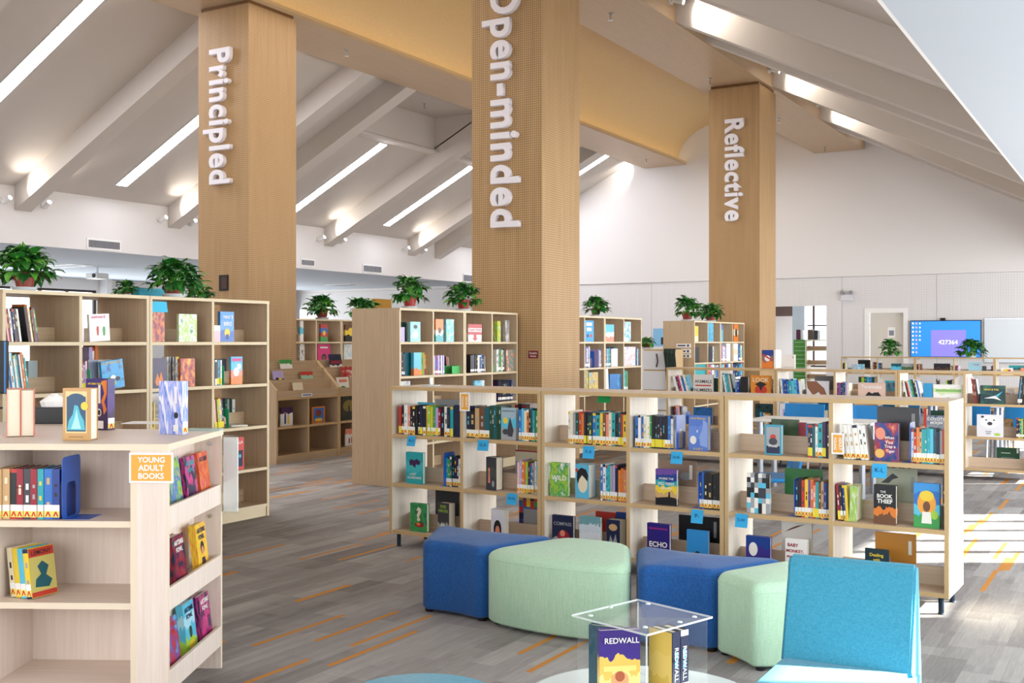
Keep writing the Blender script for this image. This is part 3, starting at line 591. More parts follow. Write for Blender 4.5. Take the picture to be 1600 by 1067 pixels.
def ya_sign():
    a = FYA.u(203); z = FYA.z(203, 754); W_ = FYA.u(272) - a; H_ = FYA.z(203, 707) - z
    o = empty('shelf_sign', FYA.w(a + W_ / 2, -0.006, z), FYA.r, 'orange sign reading YOUNG ADULT BOOKS on the foreground bookcase', 'sign')
    MB().box(-W_ / 2, -0.003, 0, W_ / 2, 0, H_).build('border', mat('laminated_white', 'EFEFF2', 0.25), o); MB().box(-W_ / 2 + .008, -0.0036, 0.008, W_ / 2 - .008, -0.003, H_ - .008).build('plate', mat('sign_orange', 'E8A63A', 0.35), o)
    for k, (s, q) in enumerate((('YOUNG', .62), ('ADULT', .62), ('BOOKS', .62))): text_on('wording', s, PAPER, o, 0, H_ * (0.77 - 0.27 * k), -0.0042, width=W_ * q, height=H_ * 0.2, offset=0.03)
ya_sign()

# ------------------------------------------------------------------ soft seats
def arc(p, q, bulge, n=10):                                          # points from p to q, bulging to the left of p->q by 'bulge'
    p, q = Vector(p), Vector(q); d = q - p; nrm = Vector((-d.y, d.x)).normalized()
    return [tuple(p + d * (i / n) + nrm * bulge * 4 * (i / n) * (1 - i / n)) for i in range(n + 1)]
def ottoman(fl_, fr_, br_, bl_, bf, bb, m_, label, H=0.40, tagq=False):
    """front-left, front-right, back-right, back-left corners; bf, bb bulges of the front and back edge"""
    c = (Vector(fl_) + Vector(fr_) + Vector(br_) + Vector(bl_)) / 4; g = 0.005
    raw = arc(fl_, fr_, bf, 14)[:-1] + arc(fr_, br_, 0, 8)[:-1] + arc(br_, bl_, bb, 14)[:-1] + arc(bl_, fl_, 0, 8)[:-1]
    raw = [Vector(q) - c for q in raw]; ci = (0, 14, 22, 36)
    cor = [raw[i] * 1.0 for i in ci]
    out = [q.copy() for q in raw]; n = len(out)
    def inward(pts, d):                                              # every edge moved in by d
        r = []
        for i in range(n):
            a, b, e = pts[i - 1], pts[i], pts[(i + 1) % n]; n1 = Vector((-(b - a).y, (b - a).x)).normalized(); n2 = Vector((-(e - b).y, (e - b).x)).normalized(); k = (n1 + n2).normalized()
            r.append(b + k * d / max(0.35, k.dot(n1)))
        return r
    out = inward(out, g)
    for _ in range(2):                                               # soften the four upright corners
        sm_ = [q.copy() for q in out]
        for i in ci: 
            for k in (-1, 0, 1): j = (i + k) % n; sm_[j] = out[j] * 0.5 + (out[j - 1] + out[(j + 1) % n]) * 0.25
        out = sm_
    root = empty('ottoman', (c.x, c.y, 0), 0, label, 'ottoman', 'curved ottomans'); m = MB(); rr = 0.045
    rings = [(0.012, 0.018), (0.0, 0.032)] + [(0.0, H - rr - 0.02 * (2 - i)) for i in range(3)] + [(rr * (1 - math.cos(a)), H - rr + rr * math.sin(a)) for a in [R(90) * i / 6 for i in range(1, 7)]]
    rs = [([q * (1 - d / 0.27) for q in out], z) for d, z in rings]
    top = rs[-1][0]
    for f_, dz in ((0.75, 0.006), (0.45, 0.011), (0.15, 0.013)): rs.append(([q * f_ for q in top], H + dz))
    for pts_, z in rs: m.v += [(q.x, q.y, z) for q in pts_]
    for k in range(len(rs) - 1):
        for i in range(n): j = (i + 1) % n; m.f.append((k * n + i, k * n + j, (k + 1) * n + j, (k + 1) * n + i)); m.m.append(0)
    m.f.append(tuple(reversed(range(n)))); m.m.append(0); m.f.append(tuple((len(rs) - 1) * n + i for i in range(n))); m.m.append(0)
    m.build('upholstery', m_, root, smooth=True)
    out = [out[i] for i in range(n)]; q4 = [out[i] for i in ci]
    sm = MB(); pts = [(q.x, q.y, H - 0.044) for q in out]; sm.tube(pts + [pts[0]], 0.0022, 5); sm.build('seam', m_, root)
    for q in q4: MB().lathe([(0.022, 0), (0.024, 0.019)], 10, c=(q.x * 0.88, q.y * 0.88, 0)).build('foot', BLACKP, root)
    if tagq:
        p_ = q4[1].lerp(q4[2], 0.30); d_ = (q4[2] - q4[1]).normalized(); MB().box(0, -0.004, 0, 0.03, 0.0, 0.012).build('fabric_tag', BLACKP, root, (p_.x, p_.y, H - 0.058), (0, 0, math.atan2(d_.y, d_.x)))
    return root
A0, A1 = (-3.50, 4.93), (-3.08, 4.90); B1_ = (-2.20, 4.89); Cq = (-2.18, 4.90); D0 = (-1.82, 4.985); E0 = (-1.56, 4.80)
K0, K1, K2, K3, K4_, K5 = (-3.74, 5.46), (-2.88, 5.46), (-2.45, 5.45), (-2.43, 5.45), (-1.58, 5.49), (-1.17, 5.14)
ottoman(A0, A1, K1, K0, 0.035, 0.06, BLUEF, 'dark blue curved ottoman at the left end of the row')
ottoman(A1, B1_, K2, K1, -0.075, -0.03, GREENF, 'sage green curved ottoman between the two blue ones')
ottoman(Cq, D0, K4_, K3, 0.04, 0.07, BLUEF, 'dark blue curved ottoman, right one of the two')
ottoman(D0, E0, K5, K4_, 0.02, 0.06, GREENF, 'sage green curved ottoman behind the light blue chair', tagq=True)
def lounge(loc, rot, label, m_, W=0.46):
    r = empty('lounge_chair', loc, rot, label, 'chair')
    # side profile in y (front is -y) and z
    def solid(prof, nm, bev):
        w2 = W / 2 - (0.004 if nm == 'backrest' else 0); bm = bmesh.new(); n = len(prof); a = [bm.verts.new((-w2, y, z)) for y, z in prof]; b = [bm.verts.new((w2, y, z)) for y, z in prof]
        bm.faces.new(a); bm.faces.new(b[::-1])
        for i in range(n): bm.faces.new((a[i], b[i], b[(i + 1) % n], a[(i + 1) % n])[::-1])
        bmesh.ops.recalc_face_normals(bm, faces=bm.faces); bmesh.ops.bevel(bm, geom=list(bm.edges), offset=bev, segments=4, affect='EDGES', clamp_overlap=True)
        me = bpy.data.meshes.new(nm); bm.to_mesh(me); bm.free(); me.materials.append(m_); me.polygons.foreach_set('use_smooth', [True] * len(me.polygons))
        o = bpy.data.objects.new(nm, me); C.objects.link(o); o.parent = r; o.modifiers.new('wn', 'WEIGHTED_NORMAL'); return o
    solid([(-0.50, 0.05), (0.26, 0.05), (0.26, 0.30), (0.0, 0.352), (-0.46, 0.375), (-0.50, 0.34)], 'seat', 0.018)
    solid([(0.0, 0.335), (0.115, 0.64)] + [(0.165 + 0.05 * math.cos(a), 0.648 + 0.052 * math.sin(a)) for a in [R(165 - 165 * i / 7) for i in range(8)]] + [(0.31, 0.20), (0.255, 0.20), (0.10, 0.30)], 'backrest', 0.012)
    for x in (-W / 2 + 0.06, W / 2 - 0.06):
        for y in (-0.42, 0.2): MB().lathe([(0.02, 0), (0.022, 0.051)], 10, c=(x, y, 0)).build('leg', BLACKP, r)
    return r
p = at_Z(1319, 1040, 0.35); lounge((p.x, p.y, 0), R(3.5), 'light blue armless lounge chair in the right foreground', SKYF)
# round stool, low table, acrylic book display
d_ = Vector((-0.28, 3.31)); o = empty('round_stool', (d_.x * CS - d_.y * SN, d_.x * SN + d_.y * CS, 0), 0, 'round light blue pouf at the bottom edge in front', 'stool')
MB().lathe([(0.262, 0.03), (0.268, 0.06), (0.27, 0.37), (0.262, 0.40), (0.24, 0.418), (0.0, 0.424)][:-1] + [(0.001, 0.424)], 56).build('cushion', SKYF, o, smooth=True)
for a in range(4): MB().lathe([(0.02, 0), (0.02, 0.031)], 8, c=(0.2 * math.cos(a * 1.57), 0.2 * math.sin(a * 1.57), 0)).build('foot', BLACKP, o)
l_ = Vector((0.395, 3.265)); tx, ty = l_.x * CS - l_.y * SN, l_.x * SN + l_.y * CS
o = empty('coffee_table', (tx, ty, 0), 0, 'round white coffee table with a glass edge at the bottom of the picture', 'table')
MB().lathe([(0.355, 0.410), (0.367, 0.412), (0.367, 0.419), (0.36, 0.42)], 64).build('glass_top', mat('frosted_glass', 'D9E9EA', 0.15, 0.5), o)
MB().lathe([(0.20, 0), (0.20, 0.012), (0.03, 0.025), (0.025, 0.40), (0.12, 0.41)], 32).build('pedestal', WPLAST, o, smooth=True)
DZ0, DZ1 = 0.42, 0.672
disp = empty('book_display', (tx - 0.014, ty + 0.02, DZ0), R(45 + 30.5 - 3), 'clear acrylic revolving book display on the round table', 'display stand')
MB().lathe([(0.12, 0), (0.12, 0.012)], 32).build('turntable', ACRYE, disp)
for z, nm in ((0.012, 'base_plate'), (DZ1 - DZ0 - 0.006, 'top_plate')): MB().box(-0.15, -0.15, z, 0.15, 0.15, z + 0.006, 0, {'f': 1, 'b': 1, 'l': 1, 'r': 1}).build(nm, [ACRYL, ACRYE], disp)
hh = DZ1 - DZ0 - 0.006
for k in range(4):
    MB().box(0.004, -0.0025, 0.018, 0.195, 0.0025, hh, 0, {'r': 1}).build('divider', [ACRYL, ACRYE], disp, (0, 0, 0), (0, 0, R(45 + 90 * k)))
for s, t in ((-0.1, -0.1), (0.1, -0.12), (-0.12, 0.1), (0.12, 0.08), (0.0, 0.13), (0.02, -0.13)): MB().lathe([(0.008, 0), (0.006, 0.004)], 8, c=(s, t, hh + 0.006)).build('screw', ACRYE, disp)

# ------------------------------------------------------------------ blue chairs and tables between the rows
CHB = mat('bright_blue_plastic', '1C7CBC', 0.45, 0.4)
def chair(loc, rot, label):
    r = empty('chair', loc, rot, label, 'chair', 'blue chairs between the low bookcases')
    m = MB(); n = 8
    m.box(-0.22, -0.21, 0.42, 0.22, 0.21, 0.45); m.build('seat', CHB, r, bevel=0.015)
    b = MB(); ys = [(0.19, 0.47), (0.215, 0.60), (0.235, 0.72), (0.25, 0.82)]; xs = [-0.22 + 0.44 * i / n for i in range(n + 1)]
    for off in (0, 0.02):
        for y, z in ys:
            for x in xs: b.v.append((x, y + off - 0.35 * x * x + 0.004 * (1 if int((x + 1) * 40) % 2 else 0), z))
    w = n + 1; h = len(ys)
    for j in range(h - 1):
        for i in range(n): q = j * w + i; b.f.append((q, q + 1, q + w + 1, q + w)); b.m.append(0); q += h * w; b.f.append((q, q + w, q + w + 1, q + 1)); b.m.append(0)
    k = h * w
    for i in range(n): b.f.append((i, i + k, i + k + 1, i + 1)); b.m.append(0); q = (h - 1) * w + i; b.f.append((q, q + 1, q + 1 + k, q + k)); b.m.append(0)
    for j in range(h - 1): q = j * w; b.f.append((q, q + w, q + w + k, q + k)); b.m.append(0); q = j * w + n; b.f.append((q, q + k, q + w + k, q + w)); b.m.append(0)
    b.build('backrest', CHB, r, smooth=False)
    for x in (-0.18, 0.18):
        MB().tube([(x, -0.19, 0.0), (x, -0.16, 0.42)], 0.011).build('leg', CHROME, r); MB().tube([(x, 0.24, 0.0), (x, 0.17, 0.43), (x * 0.9, 0.2, 0.5)], 0.011).build('leg', CHROME, r)
    return r
def work_table(loc, rot, label, W=1.2, D=0.6):
    r = empty('work_table', loc, rot, label, 'table', 'work tables between the low bookcases')
    MB().box(-W / 2, -D / 2, 0.70, W / 2, D / 2, 0.725, 0).build('tabletop', mat('table_white', 'E4E2DC', 0.4), r, bevel=0.008)
    for x in (-W / 2 + 0.1, W / 2 - 0.1):
        for y in (-D / 2 + 0.08, D / 2 - 0.08): MB().tube([(x, y, 0), (x, y, 0.70)], 0.03, 12).build('leg', mat('steel_tube', 'A9AFB8', 0.3, 0.5, 0.7), r)
    return r
def fl_pt(px, py, z=0.0): p = at_Z(px, py, z); return (p.x, p.y, 0)
p = at_Z(1195, 745, 0.45); chair((p.x, p.y + 0.1, 0), R(-62), 'blue plastic chair seen through the left compartment of the right front bookcase')
p = at_Z(1348, 779, 0); work_table((p.x - 0.5, p.y + 0.22, 0), R(-1), 'white work table on steel legs behind the right front bookcase')
chair((p.x - 0.9, p.y + 0.95, 0), R(-4), 'blue plastic chair on the far side of the work table, left one'); chair((p.x - 0.25, p.y + 0.95, 0), R(6), 'blue plastic chair on the far side of the work table, right one')
w2 = F2.w(4.3, 1.3); work_table((w2.x, w2.y + 0.55, 0), R(0), 'white work table behind the second row at the right', 1.6)
for k, (dx, dy, rr, s) in enumerate(((-0.95, 0.25, 180, 'at the left end of the table behind the second row'), (-0.3, -0.2, 178, 'in the middle before the table behind the second row'), (0.42, -0.2, 184, 'at the right before the table behind the second row'), (-0.5, 1.3, 0, 'on the far side of the table behind the second row'))):
    chair((w2.x + dx, w2.y + dy, 0), R(rr), 'blue plastic chair ' + s)
w3 = F2.w(2.2, 1.9); work_table((w3.x, w3.y, 0), R(2), 'white work table farther back, left of the blue chairs', 1.4)
for k, (dx, dy, rr, s) in enumerate(((-0.4, -0.62, 180, 'left'), (0.4, -0.62, 176, 'right'))): chair((w3.x + dx, w3.y + dy, 0), R(rr), 'blue plastic chair before the farther work table, %s one' % s)
# white drawer unit with a coat, seen past the bookcases
a = at_Z(1004, 620, 0.6); Yd = 16.6; a = at_Y(1005, 560, Yd); b = at_Y(1042, 560, Yd); zt = at_Y(1005, 545, Yd).z
o = empty('drawer_unit', (a.x, Yd, 0), R(3), 'white drawer cabinet with wooden gaps between two rear bookcases', 'cabinet'); W_ = b.x - a.x + 0.1
MB().box(0, 0.02, 0, W_, 0.5, zt - 0.01, 0).build('body', EDGE, o); dh = (zt - 0.06) / 4
for k in range(4): MB().box(0.01, 0, 0.05 + k * dh, W_ - 0.01, 0.02, 0.05 + (k + 1) * dh - 0.025).build('drawer', mat('drawer_white', 'D9DDE2', 0.5), o)
MB().tube([(W_ * 0.45, -0.01, zt - 0.30), (W_ * 0.5, -0.02, zt - 0.2), (W_ * 0.45, -0.01, zt - 0.08)], 0.012).build('handle_strap', mat('strap_dark', '4B3440', 0.7), o)
q = at_Y(1036, 547, Yd - 0.05); cm_ = MB(); prof = [(0.0, 0.22, 0.0), (0.0, -0.03, 0.002), (0.01, -0.05, -0.06), (0.03, -0.05, -0.3), (0.06, -0.05, -0.58), (0.09, -0.05, -0.86)]
for k, (x, y, z) in enumerate(prof):
    for i in range(9): t_ = i / 8; cm_.v.append((x + t_ * 0.20, y - (0.03 * abs(math.sin(t_ * 9 + k)) if k > 1 else 0), z - (0.02 * t_ if k > 1 else 0)))
for k in range(len(prof) - 1):
    for i in range(8): q0 = k * 9 + i; cm_.f.append((q0, q0 + 1, q0 + 10, q0 + 9)); cm_.m.append(0)
co = cm_.build('coat', mat('dark_green_cloth', '2C3A34', 0.9), None, (q.x, Yd + 0.02, zt + 0.003)); sd = co.modifiers.new('s', 'SOLIDIFY'); sd.thickness = 0.012; sd.offset = 1
tag(co, 'dark green coat draped over the white drawer cabinet', 'coat')
# next room furniture
GRN = mat('green_shelf', '58A043', 0.6)
a = at_Y(1240, 531, 29.6); b = at_Y(1258, 531, 29.6); o = empty('shelf_cabinet', (a.x, 29.6, 0), 0, 'green slatted shelf end in the next room, seen through the opening', 'cabinet')
MB().box(0, 0, 0, b.x - a.x, 0.5, a.z).build('body', GRN, o); m = MB()
for k in range(12): m.box(0.03, -0.01, 0.2 + k * 0.115, b.x - a.x, 0, 0.225 + k * 0.115)
m.build('slats', mat('pale_green_slat', '9CC9A0', 0.6), o)
a = at_Y(1259, 531, 29.3); b = at_Y(1293, 531, 29.3); FNR = Frame(a.x, 29.3, 0)
bookcase(FNR, 0, b.x - a.x + 0.25, 0.4, [0.1, 0.5, 0.88, 1.26, a.z - 0.0125], 1, 'brown bookcase in the next room, seen through the opening', None, mats=OAK)
for i, (px0, px1, py, col, s) in enumerate(((1240, 1246, 515, '5A2A4A', 'maroon'), (1247, 1250, 516, 'D9D9DC', 'white'), (1258, 1266, 515, '6A5A4A', 'brown'), (1268, 1274, 516, '3A4048', 'dark grey'))):
    a_ = at_Y(px0, 531, 29.5); b_ = at_Y(px1, py, 29.5); tag(MB().box(0, 0, 0, b_.x - a_.x, 0.25, b_.z - a_.z).build('file_box', mat('file_' + s.replace(' ', '_'), col, 0.6), None, (a_.x, 29.75, a_.z + 0.002)), s + ' file box standing on top of the furniture in the next room', 'file box')

# ------------------------------------------------------------------ plants
LEAFS = [mat('leaf_green', '2F7A2B', 0.4, 0.5), mat('leaf_dark', '1E5A24', 0.4, 0.5), mat('leaf_light', '5FA53A', 0.4, 0.5)]
POT_R = mat('red_plastic_pot', 'A8332C', 0.35); POT_B = mat('terracotta_plastic_pot', '8E3A2E', 0.4); SAUCER = mat('clear_saucer', 'DCE4EA', 0.2)
SOIL = mat('potting_soil', '3A2A20', 0.95)
def plant(loc, R_, H_, label, seed, pot=POT_B, pr=0.085, ph=0.13, n=110, saucer=True, droop=0.4):
    rnd = random.Random(seed); n = int(n * 1.6); r = empty('potted_plant', loc, 0, label, 'potted plant', 'potted vines on the bookcases')
    MB().lathe([(pr * 0.72, 0.012), (pr * 0.98, ph * 0.86), (pr * 1.08, ph * 0.87), (pr * 1.08, ph), (pr * 0.95, ph)], 22).build('pot', pot, r, smooth=False)
    MB().lathe([(pr * 0.2, ph - 0.012), (pr * 0.94, ph - 0.012), (pr * 0.94, ph - 0.008)], 18).build('soil', SOIL, r)
    if saucer: MB().lathe([(pr * 0.95, 0), (pr * 1.2, 0.03), (pr * 1.14, 0.03), (pr * 0.9, 0.01)], 22).build('saucer', SAUCER, r)
    lf, st = MB(), MB()
    for k in range(n):
        az = rnd.uniform(0, 2 * math.pi); t = rnd.random(); el = R(90) * (1 - t ** 0.75) - R(18) * (t > 0.75)
        rad = R_ * (0.25 + 0.62 * rnd.random()); top = Vector((math.cos(az) * math.cos(el) * rad, math.sin(az) * math.cos(el) * rad, ph * 0.95 + (H_ - ph) * (0.12 + 0.82 * math.sin(max(el, 0)) * rnd.uniform(0.7, 1.05)) - droop * R_ * (0.6 * t * t if el < R(30) else 0) * rnd.random()))
        if top.z < 0.05: top.z = 0.05 + 0.02 * rnd.random()
        L = R_ * rnd.uniform(0.34, 0.54); W = L * rnd.uniform(0.62, 0.8)
        d = Vector((math.cos(az + rnd.uniform(-.5, .5)), math.sin(az + rnd.uniform(-.5, .5)), rnd.uniform(-0.9, 0.25) + 0.5 * math.sin(el))).normalized()
        s = d.cross(Vector((0, 0, 1))).normalized(); up = s.cross(d); s = (s + up * rnd.uniform(-.35, .35)).normalized(); up = s.cross(d)
        b = len(lf.v); mi = rnd.choice((0, 0, 0, 1, 1, 2))
        prof = [(0, 0, 0), (0.12, 0.42, 0.02), (0.42, 0.5, 0.05), (0.75, 0.28, 0.02), (1.0, 0, -0.12)]
        for tt, ww, hh_ in prof:
            c = top + d * (L * tt) + up * (L * hh_ - L * 0.1 * tt * tt)
            for sg in ((-1, 1) if 0 < ww else (0,)): lf.v.append(tuple(c + s * (sg * W * ww) + up * (abs(sg) * L * 0.06)))
            if 0 < ww: lf.v.append(tuple(c))
        # order: tip0 | l r c | l r c | l r c | tip1
        i0, A, B, D_, i1 = b, b + 1, b + 4, b + 7, b + 10
        for q in ((i0, A + 2, A), (i0, A + 1, A + 2), (A, A + 2, B + 2, B), (A + 2, A + 1, B + 1, B + 2), (B, B + 2, D_ + 2, D_), (B + 2, B + 1, D_ + 1, D_ + 2), (D_, D_ + 2, i1), (D_ + 2, D_ + 1, i1)): lf.f.append(q); lf.m.append(mi)
        if k % 3 == 0: st.tube([(rnd.uniform(-.3, .3) * pr, rnd.uniform(-.3, .3) * pr, ph - 0.01), (top.x * 0.5, top.y * 0.5, max(ph, top.z) + 0.25 * R_ * math.sin(max(el, 0.2))), tuple(top)], 0.003, 4)
    lf.v = [(x, y, max(z, 0.005)) for x, y, z in lf.v]
    lf.build('foliage', LEAFS, r); st.build('stems', LEAFS[2], r); return r
def on_case(fr, px, v, z=1.8475): p = fr.w(fr.u(px, v), v, z); return p
def px_m(p): return (-p.x * SN + p.y * CS) / FPX                     # metres per photo pixel at p
PL = [(FLT, 38, 0.2, 46, 70, 'large leafy potted vine on the near end of the left bookcase', POT_B, 150), (FLT, 272, 0.13, 44, 57, 'leafy potted vine in a brown pot on the far unit of the left bookcase', POT_B, 130),
      (FLT, 196, 0.46, 20, 20, 'low potted vine at the back of the left bookcase top beside the cyan box', POT_B, 60), (FLT, 312, 0.46, 26, 16, 'low potted vine peeping up at the back of the left bookcase by the column', POT_B, 50),
      (FWU, 503, 0.15, 27, 36, 'potted vine on the bookcase behind the magazine rack, left one', POT_B, 90), (FWU, 566, 0.15, 27, 34, 'potted vine on the bookcase behind the magazine rack, right one', POT_B, 90),
      (FMT, 640, 0.22, 31, 50, 'potted vine in a red pot at the left end of the middle bookcase', POT_R, 90), (FMT, 724, 0.22, 29, 43, 'bushy potted vine in a red pot beside the front column', POT_R, 110),
      (FBO, 931, 0.2, 22, 31, 'potted vine on the bookcase right of the front column', POT_B, 90),
      (FBO, 1074, 0.28, 24, 38, 'potted vine on the labelled bookcase, left of two', POT_B, 90), (FBO, 1110, 0.22, 22, 28, 'potted vine on the labelled bookcase, right of two', POT_B, 90)]
for i, (fr, px, v, rp, hp, lb, pot, n) in enumerate(PL):
    p = on_case(fr, px, v); s = px_m(p); H_ = hp * s; R_ = rp * s; pr = min(0.095, R_ * 0.36); plant(p, R_, max(H_, 0.13), lb, 20 + i, pot, pr, min(0.15, H_ * 0.42), n)
p = F3.w(F3.u(1391, 0.2), 0.2, 1.172); plant(p, 17 * px_m(p), 27 * px_m(p), 'bright green potted vine on the rear row in front of the cream door', 41, mat('pink_pot', 'D99AA4', 0.4), 0.08, 0.1, 90)
p = F3.w(F3.u(1518, 0.2), 0.2, 1.172); plant(p, 22 * px_m(p), 27 * px_m(p), 'bright green potted vine on the rear row in front of the big screen', 42, mat('pink_pot', 'D99AA4', 0.4), 0.08, 0.1, 110)
p = at_Y(1010, 546, Yd + 0.2); plant((p.x, Yd + 0.2, zt - 0.008), 16 * px_m(p), 17 * px_m(p), 'dark potted vine on the white drawer cabinet', 43, POT_B, 0.07, 0.09, 60)
p = on_case(FLT, 238, 0.44); o = empty('storage_box', p, R(90), 'cyan box standing at the back of the left bookcase top', 'box')
MB().box(-0.13, 0, 0, 0.16, 0.1, 0.075).build('box', mat('cyan_card', '3FB6D8', 0.6), o); MB().box(-0.135, -0.004, 0.068, 0.165, 0.104, 0.085).build('lid', mat('cyan_card_lid', '5CC6E2', 0.6), o)
a = at_X(581, 478, -20.0); b = at_X(611, 468, -20.0); o = tag(MB().box(-0.02, a.y, 1.6, 0.02, b.y, b.z).build('notice_board', mat('amber_board', 'E2A640', 0.6), None, (-20.0, 0, 0)), 'amber free-standing board in the far left aisle', 'board'); MB().box(-0.2, a.y + 0.1, 0, 0.2, a.y + 0.16, 1.6).box(-0.2, b.y - 0.16, 0, 0.2, b.y - 0.1, 1.6).build('stand', WPLAST, o)

# ------------------------------------------------------------------ books
COL = {'r': ('C23A2E', 'red'), 'R': ('9A1C30', 'crimson'), 'o': ('E07E30', 'orange'), 'y': ('EBCB3C', 'yellow'), 'g': ('3F9C4F', 'green'), 'G': ('1F4B38', 'dark green'), 'l': ('A2CC45', 'lime green'),
       't': ('27A3AA', 'teal'), 'T': ('125A66', 'dark teal'), 'c': ('59BEDD', 'light blue'), 'b': ('2C70C2', 'blue'), 'B': ('1F3F8C', 'royal blue'), 'n': ('1A2446', 'navy'), 'k': ('1D1D21', 'black'), 'd': ('3C3E45', 'charcoal'),
       'w': ('EEECE6', 'white'), 'i': ('E8DDC0', 'cream'), 'p': ('6C4B9C', 'purple'), 'P': ('3A1F4C', 'dark purple'), 'v': ('B5A8D8', 'lavender'), 'm': ('D33C84', 'magenta'), 'f': ('EDBBC2', 'pink'), 's': ('E58E74', 'salmon'),
       'e': ('A0A4A8', 'grey'), 'h': ('70492F', 'brown'), 'a': ('CBA573', 'tan')}
def cm(c): return mat('book_' + COL[c][1].replace(' ', '_'), COL[c][0], 0.35, 0.45) if c in COL else mat('book_' + c, c, 0.35, 0.45)
def hexc(c): return COL[c][0] if c in COL else c
COVC = {}
def cover_mat(spec):
    key = tuple(spec)
    if key in COVC: return COVC[key]
    kind, cols = spec[0], [hexc(c) for c in spec[1:]]
    if kind == 'plain': COVC[key] = cm(spec[1]); return COVC[key]
    t = NT('cover_art', 0.3, 0.45); x, y, z = t.xyz('Generated'); h = (hash(str(key)) if False else sum(ord(ch) * (i + 3) for i, ch in enumerate(''.join(spec)))) % 97
    mp = t.n('ShaderNodeMapping'); mp.inputs['Location'].default_value = (h * 1.7, h * 0.9, h * 2.3); t.l(t.tc, mp.inputs[0]); N_ = len(cols)
    nz = t.noise(mp.outputs[0], 3.6, 5)
    if kind == 'bands': f = t.math('ADD', z, t.math('MULTIPLY', t.math('SUBTRACT', nz, 0.5), 0.45)); col = ramp(t, f, [(i / N_ + (0.02 if i else 0), c) for i, c in enumerate(cols)], N_ > 2)
    elif kind == 'blotch': col = ramp(t, nz, [(0.30 + 0.40 * i / max(N_ - 1, 1), c) for i, c in enumerate(cols)])
    elif kind == 'streak':
        n2 = t.noise(mp.outputs[0], 2.4, 4, (2.2, 1, 0.6)); sw = t.math('FRACT', t.math('ADD', t.math('MULTIPLY', t.math('ADD', x, t.math('MULTIPLY', z, 0.6)), 2.0), t.math('MULTIPLY', n2, 2.2))); col = ramp(t, sw, [(i / N_ + 0.05, c) for i, c in enumerate(cols)])
    else:
        q = float(kind[4:] or 5); w = t.white(t.math('FLOOR', t.math('MULTIPLY', x, q)), t.math('FLOOR', t.math('MULTIPLY', z, q * 1.3)), float(h)); col = ramp(t, w, [(i / N_, c) for i, c in enumerate(cols)], True)
    COVC[key] = t.out(col); return COVC[key]
LBL_W, LBL_Y, LBL_P, LBL_R = mat('label_white', 'F3F2EE', 0.6), mat('label_yellow', 'F0E040', 0.6), mat('label_pale_yellow', 'F1DF70', 0.6), mat('label_red', 'D0362C', 0.6)
def ordi(n): return str(n) + ('th' if 10 <= n % 100 <= 20 else {1: 'st', 2: 'nd', 3: 'rd'}.get(n % 10, 'th'))
rb = random.Random(11)
def spine_book(loc, rot, th, h, dep, c, label, group, det=2, lean=0.0, lab='A', tcol=None, kind='book'):
    th = max(th, 0.006); b = min(0.0025, th * 0.2); t2 = th / 2; q = t2 * 0.38
    tc = tcol or rb.choice([x for x in 'wiyaecdk' if x != c] + [c, c]); bc = rb.choice((c, c, c, rb.choice('kwnyr')))
    out = [(-t2, 0), (-q, 0), (q, 0), (t2, 0), (t2, dep), (t2 - b, dep), (t2 - b, b), (-t2 + b, b), (-t2 + b, dep), (-t2, dep)]
    a_, b_ = rb.uniform(.28, .5), rb.uniform(.62, .8); lv = [0, h * rb.choice((.04, .26)), h * a_, h * (a_ + rb.uniform(.03, .16)), h * (b_ - .04), h * rb.uniform(b_, b_ + .1), h * .92, h]; m = MB(); n = len(out)
    for z in lv: m.v += [(x, y, z) for x, y in out]
    for k in range(len(lv) - 1):
        for i in range(n):
            j = (i + 1) % n; m.f.append((k * n + i, k * n + j, (k + 1) * n + j, (k + 1) * n + i)); mi = 0
            if i == 1 and k in (2, 4): mi = 1
            if i < 3 and k in (6, 0): mi = 2
            m.m.append(mi)
    m.f.append(tuple(reversed(range(n)))); m.m.append(0); m.f.append(tuple((len(lv) - 1) * n + i for i in range(n))); m.m.append(0)
    e = Matrix.Rotation(rot, 3, 'Z') @ Matrix.Rotation(lean, 3, 'Y'); eu = e.to_euler(); loc = Vector(loc) + Vector((0, 0, t2 * abs(math.sin(lean))))
    if det < 2:
        m.box(-t2 + b, b, 0.003, t2 - b, dep - 0.004, h - 0.004, 3)
        if lab and det == 1: m.quad((-t2, -0.0008, h * .07), (t2, -0.0008, h * .07), (t2, -0.0008, h * .2), (-t2, -0.0008, h * .2), mi=4)
        o = m.build(kind, [cm(c), cm(tc), cm(bc), PAGES, LBL_W], None, loc, eu); return tag(o, label, kind.replace('_', ' '), group)
    r = empty(kind, loc, eu, label, kind.replace('_', ' '), group); m.build('cover', [cm(c), cm(tc), cm(bc)], r)
    MB().box(-t2 + b, b, 0.003, t2 - b, dep - 0.004, h - 0.004).build('page_block', PAGES, r)
    if lab:
        z0, z1 = 0.008, 0.008 + min(0.05, h * 0.26); y = -0.0008; zm = z0 + (z1 - z0) * 0.5; l = MB()
        l.quad((-t2, y, z0), (t2, y, z0), (t2, y, zm), (-t2, y, zm), mi=1 if lab in 'AY' else 0); l.quad((-t2, y, zm), (t2, y, zm), (t2, y, z1), (-t2, y, z1), mi=1 if lab == 'Y' else 0)
        if lab == 'A':
            a, zz = min(t2 * 0.8, 0.012), z0 + 0.003; zt = zm - 0.002; y -= 0.0004
            l.v += [(-a, y, zz), (-a * .45, y, zz), (0, y, zt - (zt - zz) * .4), (a * .45, y, zz), (a, y, zz), (a * .25, y, zt), (-a * .25, y, zt)]; k = len(l.v) - 7; l.f.append(tuple(k + i for i in range(7))); l.m.append(2)
        l.build('spine_label', [LBL_W, LBL_Y if lab == 'Y' else LBL_P, LBL_R], r)
    return r
